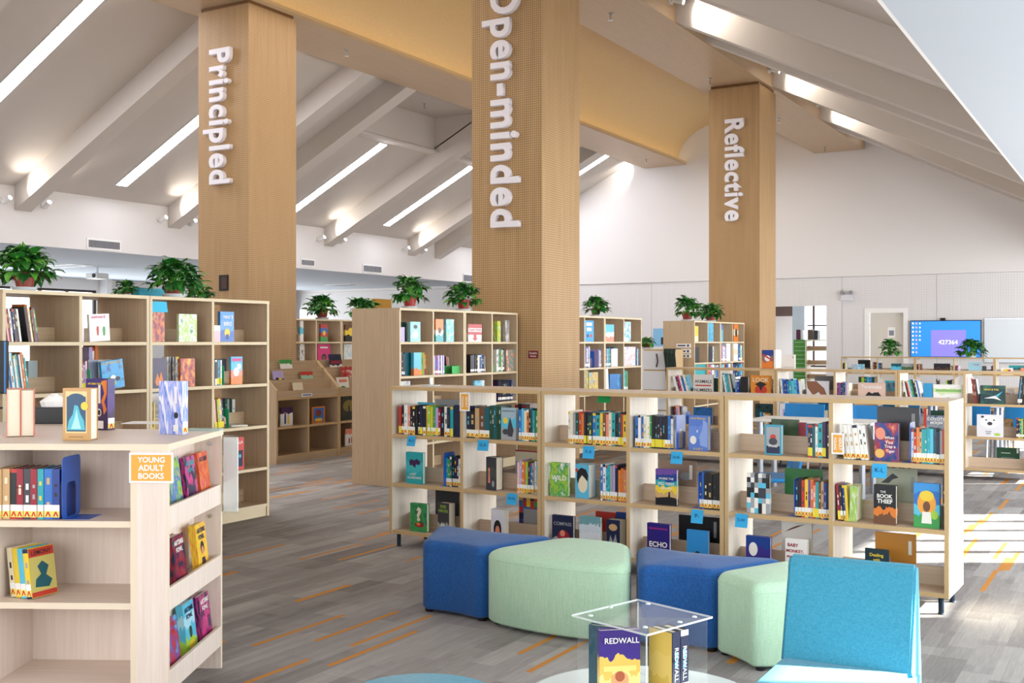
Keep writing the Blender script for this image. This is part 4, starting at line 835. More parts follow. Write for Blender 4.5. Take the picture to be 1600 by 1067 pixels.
def face_book(loc, rot, w, h, th, spec, label, group=None, titles=(), pic=(), det=2, lean=0.0, tilt=0.0, flip=False, kind='book'):
    s = -1 if flip else 1; b = min(0.003, th * 0.25); w2 = w / 2; m = MB()
    out = [(-w2, 0), (w2, 0), (w2, b), (-w2 + b, b), (-w2 + b, th - b), (w2, th - b), (w2, th), (-w2, th)]
    if flip: out = [(-x, y) for x, y in out][::-1]
    m.prism(out, 0, h); e = (Matrix.Rotation(rot, 3, 'Z') @ Matrix.Rotation(lean, 3, 'Y') @ Matrix.Rotation(-tilt, 3, 'X')).to_euler()
    loc = Vector(loc) + Vector((0, 0, w2 * abs(math.sin(lean)) + th * abs(math.sin(tilt)) + 0.001)); xs = sorted((-s * (w2 - b), s * (w2 - 0.004)))
    cmat = cover_mat(spec)
    if det < 2:
        m.box(xs[0], b, 0.004, xs[1], th - b, h - 0.004, 1); r = tag(m.build(kind, [cmat, PAGES], None, loc, e), label, kind.replace('_', ' '), group)
    else:
        r = empty(kind, loc, e, label, kind.replace('_', ' '), group); m.build('cover', cmat, r); MB().box(xs[0], b, 0.004, xs[1], th - b, h - 0.004).build('page_block', PAGES, r)
    if pic:
        mats, pm = [], MB()
        for k, p in enumerate(pic):
            c = cm(p[-1]); y = -0.0006 - 0.00025 * k
            if c not in mats: mats.append(c)
            mi = mats.index(c); X = lambda u: -w2 + u * w; Z = lambda v: v * h
            if p[0] == 'e': pts = [(X(p[1] + p[3] * math.cos(2 * math.pi * i / 20)), y, Z(p[2] + p[4] * math.sin(2 * math.pi * i / 20))) for i in range(20)]
            elif p[0] == 'r': pts = [(X(p[1]), y, Z(p[2])), (X(p[3]), y, Z(p[2])), (X(p[3]), y, Z(p[4])), (X(p[1]), y, Z(p[4]))]
            else: pts = [(X(u), y, Z(v)) for u, v in p[1]]
            pm.quad(*pts, mi=mi)
        pm.build('cover_picture', mats, r)
    for t_ in titles:
        s_, c, cx, cz, wd, ht = t_[:6]; text_on('title', s_, cm(c), r, -w2 + cx * w, cz * h, -0.0006 - 0.00025 * (len(pic) + 1), width=wd * w, height=ht * h, offset=t_[6] if len(t_) > 6 else 0.015)
    return r
class Shelf:
    def __init__(s, fr, zf, T, place, grp, det=2, kind='book'): s.fr, s.zf, s.T, s.place, s.grp, s.det, s.kind = fr, zf, T, place, grp, det, kind
    def px(s, x): return s.T[0] + s.T[2] * x
    def py(s, y): return s.T[1] + s.T[2] * y
    def cap(s, h): return min(h, 0.322 if s.fr.D > 0.5 and s.zf > 0.2 else 0.28 if s.fr.D > .5 else 0.305 if s.zf < 1.1 else 9)
    def clamp(s, u0, u1):                                            # stay inside the cubby
        for a, b in s.fr.walls:
            if a <= (u0 + u1) / 2 <= b: return max(u0, a), min(u1, b)
        best = max(s.fr.walls, key=lambda w: min(w[1], u1) - max(w[0], u0), default=None)
        if best and min(best[1], u1) - max(best[0], u0) > 0.004: return max(u0, best[0]), min(u1, best[1])
        return u0, u1
    def free(s, u0, u1, v0, v1):
        m = s.fr.D / 2
        if s.zf < 1.17 or s.fr.D > 0.5:
            if v0 < m + 0.0085 and v1 > m - 0.0085 and s.fr.walls: return False
        return all(u1 <= a + .0005 or u0 >= b - .0005 or v1 <= c or v0 >= d for a, b, c, d in s.fr.used.get(round(s.zf, 3), []))
    def take(s, u0, u1, v0, v1): s.fr.used.setdefault(round(s.zf, 3), []).append((u0, u1, v0, v1))
    def S(s, x0, x1, yt, cols, run='', v=0.03, dep=0.14, lean=0.0, lab='A', jit=0.06, wide=None):
        """upright books side by side from photo column x0 to x1"""
        u0, u1 = s.clamp(s.fr.u(s.px(x0), v), s.fr.u(s.px(x1), v)); H = s.cap(s.fr.z(s.px((x0 + x1) / 2), s.py(yt), v) - s.zf); n = len(cols); m = s.fr.D / 2
        if v < m: dep = min(dep, m - 0.010 - v - 0.014)
        else: v = max(v, m + 0.01)
        sp = H * math.sin(lean)
        if lean: u0, u1 = s.clamp(u0 - min(sp, 0) * 0, u1); u0, u1 = (max(u0, s.clamp(u0, u1)[0] - min(sp, 0)), u1) if lean < 0 else (u0, min(u1, s.clamp(u0, u1)[1] - sp))
        for tr in range(30):
            e0, e1 = u0, u1
            if s.free(e0, e1, v, v + dep + 0.013): break
            if tr < 9 and v + 0.01 + dep + 0.014 < (m - .009 if v < m else 2 * m): v += 0.01
            elif s.free(e0 + .004, e1, v, v + dep) or tr % 2: u0 += 0.004
            else: u1 -= 0.004
        s.take(u0 + min(sp, 0), u1 + max(sp, 0), v, v + dep + 0.013)
        ws = [rb.uniform(0.75, 1.25) * (wide.get(i, 1) if wide else 1) for i in range(n)]; k = (u1 - u0) / sum(ws); u = u0; noun = {'book': 'book', 'comic_book': 'comic', 'picture_book': 'picture book'}[s.kind]
        for i, (c, w_) in enumerate(zip(cols, ws)):
            w_ *= k; h = max(0.08, H * (1 + rb.uniform(-jit, jit * 0.4)) / math.cos(lean)); L = lab[i % len(lab)] if lab else None; L = None if L == ' ' else L
            nm = '%s %s, %s from left%s, %s' % (COL[c][1], noun, ordi(i + 1), (' in ' + run) if run else '', s.place)
            spine_book(s.fr.w(u + w_ / 2, v + rb.uniform(0, 0.012), s.zf + 0.001), s.fr.r, w_ * (0.97 if not lean else math.cos(lean) * 0.93), h, dep, c, nm, 'upright books, ' + s.place, s.det, lean, L, kind=s.kind); u += w_
    def F(s, x0, x1, yt, th, spec, desc, titles=(), pic=(), v=0.04, lean=0.0, tilt=0.0, rot=0.0, flip=False, up=0.0):
        """book with its cover to the front"""
        m = s.fr.D / 2; lim = m - 0.009 if v < m - 0.02 else (2 * m if s.fr.D < 0.9 else 9)
        if v >= m - 0.02 and s.fr.walls: v = max(v, m + 0.01)
        d0 = d1 = 0.0; v_0 = v
        for tr in range(60):
            u0, u1 = s.clamp(s.fr.u(s.px(x0), v), s.fr.u(s.px(x1), v)); u0 += d0; u1 -= d1; H = s.cap(s.fr.z(s.px((x0 + x1) / 2), s.py(yt), v) - s.zf - up); ex = (u1 - u0) * abs(math.sin(rot)) + H * math.sin(tilt); sp = H * abs(math.sin(lean))
            e0, e1 = u0 - (sp if lean < 0 else 0), u1 + (sp if lean > 0 else 0)
            for a, b in s.fr.walls:
                if a <= (u0 + u1) / 2 <= b:
                    if e0 < a: u0 += a - e0; e0 = a
                    if e1 > b: u1 -= e1 - b; e1 = b
            if s.free(e0, e1, v - ex * .5, v + th + ex * .5): break
            if u1 - u0 > 0.05 and d0 + d1 < 0.03:                    # trim the side that meets a neighbour
                hit = [q for q in s.fr.used.get(round(s.zf, 3), []) if e1 > q[0] and e0 < q[1] and v + th + ex > q[2] and v - ex < q[3]]
                if hit and min(hit[0][1] - e0, e1 - hit[0][0]) < 0.03:
                    if hit[0][1] - e0 < e1 - hit[0][0]: d0 += 0.003
                    else: d1 += 0.003
                    continue
            if v + 0.01 + th + ex * .5 <= lim: v += 0.01
            elif th > 0.012: th = max(0.012, th * 0.6)
            elif tr < 40 and v != 0.012: v = 0.012
            else: d0 += 0.002; d1 += 0.002
        s.take(e0, e1, v - ex * .5, v + th + ex * .5)
        face_book(s.fr.w((u0 + u1) / 2, v, s.zf + up), s.fr.r + rot, u1 - u0, H, th, spec, desc + ', ' + s.place, 'face-out books, ' + s.place, titles, pic, s.det, lean, tilt, flip, s.kind)
    def E(s, x, yt, desc='blue metal bookend', col='b', v=0.02, dep=0.14, foot=1):
        u = s.fr.u(s.px(x), v); H = s.fr.z(s.px(x), s.py(yt), v) - s.zf
        for tr in range(20):
            if s.free(u - .0015, u + .0015, v, v + dep): break
            u += .004 * (tr + 1) * (1 if tr % 2 else -1)
        s.take(u - .0015, u + .0015, v, v + dep); bookend(s.fr.w(u, v, s.zf + .0005), s.fr.r, H, dep, col, desc + ', ' + s.place, foot)
def bookend(loc, rot, H, D, col, label, foot=1):
    r = empty('bookend', loc, rot, label, 'bookend', 'metal bookends'); o_, i_ = [], []; N = 24
    for k in range(N):
        a = 2 * math.pi * k / N; c, s = math.cos(a), math.sin(a); f = lambda t: math.copysign(abs(t) ** 0.22, t)
        o_.append((D / 2 + D / 2 * f(c), H / 2 + H / 2 * f(s))); i_.append((D / 2 + D * 0.27 * f(c) * (1 if s < 0 else 1), H * 0.30 + H * 0.28 * (f(s) if s < 0 else s)))
    m = MB()
    for x in (-0.001, 0.001): m.v += [(x, y, z) for y, z in o_] + [(x, y, z) for y, z in i_]
    for k in range(N):
        j = (k + 1) % N; m.f += [(k, N + k, N + j, j), (2 * N + k, 2 * N + j, 3 * N + j, 3 * N + k), (k, j, 2 * N + j, 2 * N + k), (N + k, 3 * N + k, 3 * N + j, N + j)]; m.m += [0] * 4
    M_ = mat('bookend_' + COL[col][1], {'b': '2461C4', 'g': '2FB37E'}.get(col, COL[col][0]), 0.3, 0.5); m.build('plate', M_, r)
    MB().box(*((-0.05, 0.02, -0.0004, 0.0, D - 0.02, 0.0002) if foot > 0 else (0, 0.02, -0.0004, 0.1, D - 0.02, 0.0002))).build('base', M_, r); return r
K1, K3, K4, K5, K6, K7, KZ, K22 = (0, 440, .2812), (410, 440, .29993), (600, 590, .2437), (840, 600, .2437), (1120, 610, .3374), (1030, 470, .35625), (890, 430, .19375), (0, 580, .4565)
def low(T, k, side, unit): return Shelf(FLOW, ZLOW[k] + TB / 2, T, '%s %s shelf, %s front bookcase' % (side, ('bottom', 'middle', 'top')[k], unit), '')
# --- front row, left bookcase
s = low(K4, 2, 'left', 'left'); s.S(95, 440, 183, 'rkwskkkknkylygvRkwnt', v=0.03, lab='YAAAAA AYA AAAYA AA'); s.F(442, 484, 178, 0.03, ('plain', 'n'), 'navy thin book end-on'); s.F(215, 318, 160, 0.02, ('plain', 'c'), 'light blue book lying behind the spines', v=0.24); s.F(330, 480, 142, 0.02, ('plain', 'e'), 'clear grey folder standing behind the spines', v=0.24)
s = low(K4, 2, 'right', 'left'); s.S(520, 672, 188, 'nkahT', dep=0.15); s.S(673, 744, 182, 'GGTGG', 'boxed set', lab='', jit=0.0)
s.F(746, 846, 195, 0.035, ('bands', 'e', 'c', '9FB7C4'), 'grey-blue hardcover with a dark figure', (('Long Way Down', 'd', .5, .9, .8, .09),), (('e', .3, .6, .16, .1, 'y'), ('p', [(.45, .12), (.75, .1), (.85, .3), (.7, .55), (.62, .72), (.5, .5), (.42, .3)], 'd'), ('e', .3, .25, .2, .09, 'd')))
s.S(864, 984, 205, 'bciokTtg', 'last row', lab='A'); s.S(835, 935, 172, 'RkRh', 'row behind', v=0.24, lab='')
s = low(K4, 1, 'left', 'left'); s.F(140, 250, 480, 0.028, ('bands', 't', '3FB6BC', 't'), 'teal hardcover with a dark shape', (('LOST', 'w', .42, .30, .5, .08), ('GUARDIANS', 'w', .5, .19, .8, .1)), (('p', [(.2, .7), (.3, .78), (.5, .74), (.62, .8), (.85, .72), (.8, .6), (.6, .62), (.55, .5), (.35, .6), (.25, .56)], 'P'),))
s.E(382, 482); s.S(386, 486, 510, 'tgTknPw', v=0.035)
s = low(K4, 1, 'right', 'left'); s.F(652, 722, 512, 0.075, ('bands', 'd', '4A4C48', 'd'), 'thick charcoal hardcover with a small pink figure', (), (('e', .3, .62, .1, .06, 's'), ('p', [(.2, .22), (.42, .22), (.36, .58), (.26, .58)], 's'), ('e', .7, .2, .12, .1, 'e')), rot=R(-6))
s.F(842, 982, 467, 0.02, ('bands', 'g', 'e', 'C8C4A8'), 'grey-green picture book standing behind', (), (('r', .0, .96, 1, 1, 'R'),), v=0.25); s.S(852, 982, 540, 'fvoolwbewc'.replace('w', 'd', 1), v=0.03)
s = low(K4, 0, 'left', 'left'); s.F(168, 275, 808, 0.03, ('blotch', 'G', 'g', 'T'), 'dark green hardcover with a big question mark', (('?', 'i', .52, .62, .5, .5, .05),), (('e', .55, .24, .28, .08, 'R'), ('e', .5, .27, .12, .05, 'o'))); s.F(330, 482, 722, 0.02, ('plain', 'd'), 'charcoal picture book standing at the back', v=0.25)
s.F(340, 420, 805, 0.07, ('bands', 'e', 'd', 'd'), 'thick dark hardcover with lime lettering', (('FIVE', 'l', .5, .88, .6, .1), ('HEROES', 'l', .5, .75, .85, .1)), (('p', [(.1, 0), (.9, 0), (.55, .4), (.5, .2), (.4, .4)], 'w'),), rot=R(-8))
s = low(K4, 0, 'right', 'left'); s.F(686, 770, 845, 0.06, ('plain', 'DADCE6'), 'white hardcover with a dark-haired girl', (), (('e', .5, .36, .3, .3, 'k'), ('e', .5, .28, .17, .2, 's'))); s.F(866, 986, 770, 0.02, ('grid5', 'r', 'b', 'g', 'p', 'o', 'B', 'y', 'n'), 'patchwork picture book of coloured squares', (), (('r', .25, .3, .98, .72, 'e'),), v=0.24)
# --- front row, middle bookcase
s = low(K5, 2, 'left', 'middle'); s.S(192, 570, 183, 'wieGroknGbtyhsitkTry', lab='AAAAAAYYAAA', wide={10: 1.5}); s.F(388, 498, 172, 0.02, ('plain', 'T'), 'dark blue-green book lying behind the spines', v=0.24)
s = low(K5, 2, 'right', 'middle'); s.S(624, 865, 205, 'bwbiwgkkknkkbw', lab='AAAAAAYYYYYAA'); s.E(890, 202); s.F(966, 1095, 205, 0.04, ('bands', '5C7FD0', '6C8FDD', '5C7FD0'), 'periwinkle blue hardcover with a pale moon', (('Good Manners', 'y', .5, .93, .8, .07), ('R U D Y', 'y', .5, .05, .8, .06)), (('p', [(.75, .9), (.98, .8), (.98, .1), (.6, .15), (.55, .4), (.7, .6)], '8FAAE6'), ('e', .24, .3, .17, .12, 'w'), ('p', [(.4, .57), (.5, .6), (.45, .5)], 'w')), rot=R(-5))
s = low(K5, 1, 'left', 'middle'); s.F(78, 196, 506, 0.03, ('blotch', 'G', 'l', 'g', 'w'), 'leafy green paperback with white letters', (('WILD', 'w', .5, .55, .8, .2),)); s.F(240, 330, 516, 0.085, ('plain', '5BB8DC'), 'thick light blue hardcover with a plain face drawing', (), (('e', .55, .42, .35, .26, 'i'), ('p', [(.12, .55), (.15, .8), (.45, .9), (.8, .85), (.95, .68), (.9, .5), (.7, .6), (.5, .68), (.3, .55), (.2, .4)], 'k'), ('e', .1, .82, .09, .06, 'r')), rot=R(-3))
s.S(404, 510, 520, 'bwctevn', jit=.03, wide={4: 1.6}); s.S(512, 566, 545, 'oos', 'orange set')
s = low(K5, 1, 'right', 'middle'); s.F(756, 892, 548, 0.03, ('bands', 'k', 'a', 'y', 't', 'B', 'p'), 'purple and gold sunset paperback', (('WHERE THE', 'w', .5, .74, .7, .07), ('RED FERN', 'w', .5, .6, .75, .09), ('GROWS', 'w', .5, .47, .5, .07)), (('p', [(.5, .15), (.95, .15), (.95, .22), (.7, .24), (.68, .38), (.62, .38), (.6, .24), (.1, .2), (.1, .15)], 'k'),)); s.F(782, 1016, 490, 0.015, ('bands', 'A8907C', '9A8272'), 'brownish picture book standing behind', (), (('e', .72, .62, .16, .1, 'e'), ('r', .82, .55, .9, .9, 'w')), v=0.25)
s.E(1030, 566); s.S(1036, 1064, 560, 'Bb'); s.S(1066, 1168, 578, 'kkkk', 'black set', jit=0.01)
s = low(K5, 0, 'left', 'middle'); s.F(93, 228, 845, 0.03, ('bands', 'e', 'n', 'n'), 'navy paperback with a hooded rider', (('COMPASS', 'e', .5, .75, .85, .12),), (('e', .55, .36, .28, .2, 'R'), ('e', .5, .46, .12, .1, 's'))); s.F(268, 402, 852, 0.025, ('bands', 'w', 'DDE4EA', 'CFDCE4', '6FA0A8'), 'white snowy hardcover with dark pines', (("BRIAN'S WINTER", '6A7280', .5, .3, .85, .08), ('GARY PAULSEN', '6A7280', .5, .17, .6, .06)))
s.F(372, 500, 822, 0.02, ('plain', 'r'), 'red picture book standing at the back', v=0.27); s.F(440, 528, 872, 0.085, ('plain', 'n'), 'thick navy hardcover with tan edges and mountains', (), (('e', .5, .78, .32, .1, 'a'), ('p', [(.1, .1), (.3, .55), (.5, .35), (.7, .6), (.9, .1)], 'e')), rot=R(-4)); s.F(502, 566, 824, 0.02, ('plain', 'B'), 'blue picture book standing at the back', v=0.27)
s = low(K5, 0, 'right', 'middle'); s.F(702, 846, 897, 0.03, ('plain', '2B1F78'), 'deep violet hardcover with white lettering ECHO', (('ECHO', 'w', .5, .42, .8, .4, .03), ('PAM MUNOZ RYAN', 'm', .5, .86, .8, .08))); s.F(905, 1166, 850, 0.015, ('plain', 'k'), 'black picture book standing at the back', (), (('r', .86, .5, .93, .9, 'e'),), v=0.27); s.F(956, 1094, 940, 0.025, ('plain', '2E8CD0'), 'blue paperback with a small dark head', (), (('e', .5, .22, .16, .16, 'k'), ('e', .5, .16, .1, .1, 's')))
# --- front row, right bookcase
s = low(K6, 2, 'left', 'right'); s.F(222, 300, 161, 0.035, ('plain', '3F9DBA'), 'teal-framed hardcover with a snowy picture', (('Winter', 'w', .5, .3, .6, .12),), (('r', .1, .05, .9, .93, 'e'), ('r', .1, .05, .9, .3, 'n'), ('e', .5, .6, .18, .09, 'r'), ('e', .5, .45, .25, .12, 'd'))); s.F(252, 378, 135, 0.02, ('blotch', 'G', '5A6A48'), 'mossy green picture book standing behind', v=0.24); s.F(379, 412, 150, 0.02, ('plain', 'R'), 'crimson picture book standing behind', v=0.24)
s.S(421, 466, 155, 'nnTw', lab='YY A'); s.S(467, 521, 152, 'tPn', 'right pair', lab='AY ', wide={0: 1.4})
s = low(K6, 2, 'right', 'right'); s.S(566, 702, 163, 'wwwwww', 'leaning white set', lean=R(-7), jit=0.0, lab='A'); s.F(730, 842, 152, 0.035, ('blotch', 'n', 'B', 'R', 's'), 'navy and red hardcover with a gold medal', (('When', 'w', .62, .62, .4, .1), ('You', 'w', .6, .5, .32, .1), ('Trap a', 'w', .65, .38, .5, .1), ('Tiger', 'w', .66, .26, .45, .1)), (('e', .22, .2, .2, .12, 'E3B45A'), ('e', .25, .72, .2, .16, 's'))); s.F(742, 938, 78, 0.015, ('bands', 'd', '4A443E', 'd'), 'dark chalkboard picture book standing behind', (), (('r', .82, .6, .9, .88, 'e'),), v=0.25)
s.E(893, 150); s.S(898, 1064, 178, 'wroatttcTner', jit=0.08)
s = low(K6, 1, 'left', 'right'); s.F(139, 245, 386, 0.03, ('grid6', 'w', 'k', 'e', 'c', 'd', 'w'), 'checked paperback of small photographs'); s.F(315, 488, 365, 0.018, ('plain', '2F7C3E'), 'green picture book standing behind', (), (('r', .82, .55, .9, .85, 'd'),), v=0.25); s.E(358, 412); s.S(362, 522, 418, 'nkryposthaBn', lab='AAAAAAYYAA')
s = low(K6, 1, 'right', 'right'); s.S(550, 610, 436, 'RkBy', lab='YAA ', lean=R(-4)); s.F(612, 648, 444, 0.11, ('blotch', 'w', 'l', 'e'), 'white and green books turned half to the front', lean=R(2)); s.F(726, 830, 440, 0.04, ('bands', 'h', 'o', 'k', 'k', 'k'), 'black and orange hardcover with a dark stair', (('THE', 'w', .42, .83, .25, .06), ('BOOK', 'w', .5, .72, .7, .12, .03), ('THIEF', 'w', .5, .59, .7, .12, .03)), (('p', [(.1, .05), (.4, .3), (.5, .1), (.7, .35), (.9, .1)], 'h'),), rot=R(-3)); s.F(742, 926, 362, 0.015, ('plain', 'B4BCA6'), 'pale green-grey picture book standing behind', (), (('p', [(.1, .7), (.25, .8), (.4, .9), (.55, .82), (.4, .78), (.3, .7)], 'd'), ('r', .86, .55, .94, .85, 'e')), v=0.26)
s.F(912, 1032, 432, 0.03, ('bands', 'g', 'c', 'b', '3B93D8'), 'blue and orange hardcover with a boy in white', (), (('e', .5, .55, .36, .28, 'F0A33C'), ('e', .5, .72, .28, .12, 'y'), ('e', .5, .48, .14, .12, 'h'), ('p', [(.3, .1), (.7, .1), (.66, .36), (.34, .36)], 'w'), ('e', .8, .3, .14, .1, 'l'))); s.S(1046, 1064, 372, 'k', 'corner', lab='')
s = low(K6, 0, 'left', 'right'); s.F(135, 248, 677, 0.03, ('bands', 'n', '3A2F86', 'B'), 'purple night-sky paperback with a full moon', (), (('e', .3, .62, .18, .2, 'w'),)); s.F(300, 440, 606, 0.03, ('plain', 'E9E7E2'), 'white picture book with brown autumn branches', (), (('p', [(.1, .75), (.5, .86), (.8, .95), (.5, .9), (.3, .84)], 'h'),), v=0.22); s.F(317, 418, 690, 0.03, ('plain', 'F0EEEA'), 'white hardcover with crimson lettering', (('BABY', 'R', .36, .83, .5, .13, .03), ('MONKEY,', 'R', .45, .66, .8, .13, .03), ('PRIVATE EYE', 'R', .5, .5, .85, .09, .03)), (('e', .5, .2, .4, .2, 'e'),))
s = low(K6, 0, 'right', 'right'); s.F(686, 794, 736, 0.02, ('plain', '16303A'), 'dark teal paperback with gold lettering', (('Dealing', 'y', .5, .82, .7, .12), ('with', 'y', .5, .7, .3, .08), ('Dragons', 'y', .5, .58, .75, .12))); s.F(733, 922, 662, 0.015, ('plain', 'C98A34'), 'ochre picture book standing behind', (), (('e', .3, .4, .1, .1, 'e'), ('r', .82, .55, .9, .85, 'w')), v=0.26)
# paper notes and signs on the front row
NOTE = mat('sticky_note_blue', '35A9E0', 0.7)
def note(x0, x1, y0, y1, T, txt, desc, m_=NOTE, v=-0.0055, fr=None):
    fr = fr or FLOW; px0, px1 = T[0] + T[2] * x0, T[0] + T[2] * x1; u0, u1 = fr.u(px0, v), fr.u(px1, v); zt = fr.z(px0, T[1] + T[2] * y0, v); zb = fr.z(px0, T[1] + T[2] * y1, v)
    o = empty('paper_note', fr.w((u0 + u1) / 2, v, zb), fr.r, desc, 'note'); W_, H_ = u1 - u0, zt - zb
    m = MB(); k = 5
    for i in range(k + 1): z = H_ * i / k; y = -0.012 * (1 - i / k) ** 2; m.v += [(-W_ / 2, y, z), (W_ / 2, y, z), (W_ / 2, y + .0008, z), (-W_ / 2, y + .0008, z)]
    for i in range(k):
        for q in range(4): j = (q + 1) % 4; m.f.append((4 * i + q, 4 * i + j, 4 * i + 4 + j, 4 * i + 4 + q)); m.m.append(0)
    m.f += [(3, 2, 1, 0), (4 * k, 4 * k + 1, 4 * k + 2, 4 * k + 3)]; m.m += [0, 0]; m.build('sheet', m_, o)
    if txt: text_on('handwriting', txt, mat('pen_ink', '1F3F78', 0.7), o, 0, H_ * 0.55, -0.006, width=W_ * 0.6, height=H_ * 0.3, offset=0.0)
note(150, 203, 372, 437, K4, 'A-1', 'blue sticky note under the left top shelf of the left front bookcase'); note(602, 672, 398, 466, K4, 'G-A', 'blue sticky note reading G-A under the right top shelf, left front bookcase'); note(788, 853, 740, 810, K4, 'M-N', 'blue sticky note reading M-N under the middle shelf, left front bookcase')
note(292, 365, 396, 474, K5, 'F-4', 'blue sticky note reading F-4 on the middle front bookcase'); note(856, 930, 432, 508, K5, 'H-K', 'blue sticky note reading H-K on the middle front bookcase'); note(986, 1062, 803, 888, K5, 'P-', 'blue sticky note under the middle shelf at right, middle front bookcase')
note(720, 788, 338, 402, K6, 'K-L', 'blue sticky note reading K-L on the right front bookcase'); note(86, 144, 569, 631, K6, 'S-W', 'blue sticky note reading S-W on the right front bookcase')
note(386, 468, 75, 118, K5, '', 'green paper card under the top board of the middle front bookcase', mat('green_card', '20A85A', 0.7), 0.2)
def vsign(x0, x1, y0, y1, T, desc):
    fr = FLOW; v = -0.008; u0, u1 = fr.u(T[0] + T[2] * x0, v), fr.u(T[0] + T[2] * x1, v); zt, zb = fr.z(T[0] + T[2] * x0, T[1] + T[2] * y0, v), fr.z(T[0] + T[2] * x0, T[1] + T[2] * y1, v)
    o = empty('shelf_sign', fr.w((u0 + u1) / 2, v, zb), fr.r, desc, 'sign'); W_, H_ = u1 - u0, zt - zb
    MB().box(-W_ / 2, -0.002, 0, W_ / 2, 0.0005, H_).build('border', mat('laminated_white', 'EFEFF2', 0.25), o); MB().box(-W_ / 2 + .01, -0.0026, .01, W_ / 2 - .01, -0.002, H_ - .01).build('plate', mat('sign_orange', 'E8A63A', 0.35), o)
    text_on('wording', 'YOUNG', PAPER, o, -W_ * 0.2, H_ / 2, -0.003, width=H_ * 0.6, height=W_ * .28, roll=R(-90), offset=0.03) ; text_on('wording', 'ADULT', PAPER, o, W_ * 0.2, H_ / 2, -0.003, width=H_ * 0.6, height=W_ * .28, roll=R(-90), offset=0.03)
vsign(486, 550, 95, 213, K4, 'orange upright sign on the divider of the left front bookcase'); vsign(531, 590, 196, 294, K6, 'orange upright sign on the divider of the right front bookcase')
o = empty('clear_stand', FLOW.w(FLOW.u(610, 0.2) + 0.35, 0.24, 1.1725), 0, 'round clear stand on top of the left front bookcase', 'stand'); MB().lathe([(0.07, 0), (0.07, 0.006)], 24).build('disc', ACRYE, o); MB().tube([(0, 0, 0.006), (0, 0, 0.06)], 0.012, 10).build('stem', ACRYE, o)
# --- tall bookcase on the left
def tall(fr, T, k, col, place, det=2): return Shelf(fr, ZTALL[k] + TB / 2, T, '%s, %s' % (col, place), '', det, 'comic_book')
LT = 'left bookcase'
s = tall(FLT, K1, 4, 'top shelf, first column', LT); s.S(22, 128, 150, 'fRwvnhkw', lean=R(-8), lab='', v=.05); s.S(132, 220, 135, 'kowydRg', 'right lean', lean=R(-9), lab='', v=.05, jit=.12)
s = tall(FLT, K1, 4, 'top shelf, second column', LT); s.F(406, 466, 222, 0.02, ('bands', 'DCD0E8', 'E8E2F0'), 'small lilac and white book'); s.F(500, 612, 184, 0.022, ('plain', 'EDEAE6'), 'white comic with red letters and two figures', (('awkward', 'm', .45, .9, .75, .12),), (('p', [(.36, .22), (.44, .22), (.46, .45), (.45, .55), (.36, .55), (.34, .45)], 'r'), ('p', [(.66, .2), (.76, .2), (.78, .42), (.77, .53), (.66, .53), (.64, .42)], 'g')), lean=R(-3)); s.F(418, 437, 190, 0.02, ('plain', 'd'), 'small dark book standing behind', v=0.3)
s = tall(FLT, K1, 4, 'top shelf, third column', LT); s.F(838, 914, 172, 0.025, ('blotch', 'P', 'R', 'o', 'd'), 'dark red and orange comic'); s.F(994, 1094, 181, 0.025, ('blotch', 'w', 'l', 'w', 'g'), 'white and green leafy comic')
note(840, 927, 110, 168, K1, '', 'cyan paper card hanging from the top board of the left tall bookcase', mat('cyan_note', '49C0E6', 0.7), 0.02, FLT)
s = tall(FLT, K1, 4, 'top shelf, fourth column', LT); s.F(1180, 1224, 244, 0.02, ('bands', 'f', 'f', 'w'), 'small pink book'); s.F(1220, 1300, 168, 0.03, ('bands', '3A68B8', '5C9AD6', '3F8FD6'), 'blue comic with white letters and a yellow figure', (('WHITE', 'w', .55, .82, .75, .13), ('BIRD', 'w', .55, .6, .6, .13)), (('e', .5, .3, .2, .14, 'y'), ('r', .4, .08, .6, .25, 'B')))
s = tall(FLT, K1, 3, 'second shelf, first column', LT); s.S(20, 168, 400, 'wbwcwtnwot', lean=R(-8), lab='', v=.05); s.F(158, 208, 440, 0.03, ('plain', 'AEBEC0'), 'grey-blue book standing behind', v=0.3)
s = tall(FLT, K1, 3, 'second shelf, second column', LT); s.F(414, 446, 450, 0.02, ('bands', 'r', 'l', 'r'), 'red and lime comic'); s.S(447, 486, 445, 'yrvf', lab='Y', v=.05); s.F(490, 546, 436, 0.03, ('plain', '8E95A8'), 'grey-blue comic', v=0.12); s.E(498, 486, 'green metal bookend', 'g'); s.F(545, 620, 434, 0.02, ('plain', 'CFCFC8'), 'pale grey book standing behind', v=0.3)
s.F(575, 695, 446, 0.025, ('blotch', '2A8FD0', '3BA7E0', 'B'), 'bright blue comic with yellow letters', (('LUCY AND ANDY', 'y', .5, .92, .85, .1),), (('e', .3, .35, .12, .08, 'g'), ('e', .5, .4, .12, .08, 'w'), ('e', .7, .33, .12, .08, 'k'), ('e', .45, .2, .16, .1, 'l')), lean=R(-7)); s.S(496, 548, 360, 'vwo', 'row behind', v=0.32, lab='')
s = tall(FLT, K1, 3, 'second shelf, third column', LT); s.F(846, 926, 426, 0.03, ('blotch', 'n', 'P', 'n'), 'dark navy comic with an orange flame', (), (('p', [(.2, .2), (.35, .5), (.5, .3), (.6, .55), (.75, .25), (.85, .1), (.3, .08)], 'o'),)); s.S(930, 998, 418, 'wkwkwkwk', 'striped set', v=.2, lab='', jit=0); s.F(1003, 1083, 428, 0.025, ('blotch', 'k', 'R', 'o', 'y'), 'black comic with orange flames')
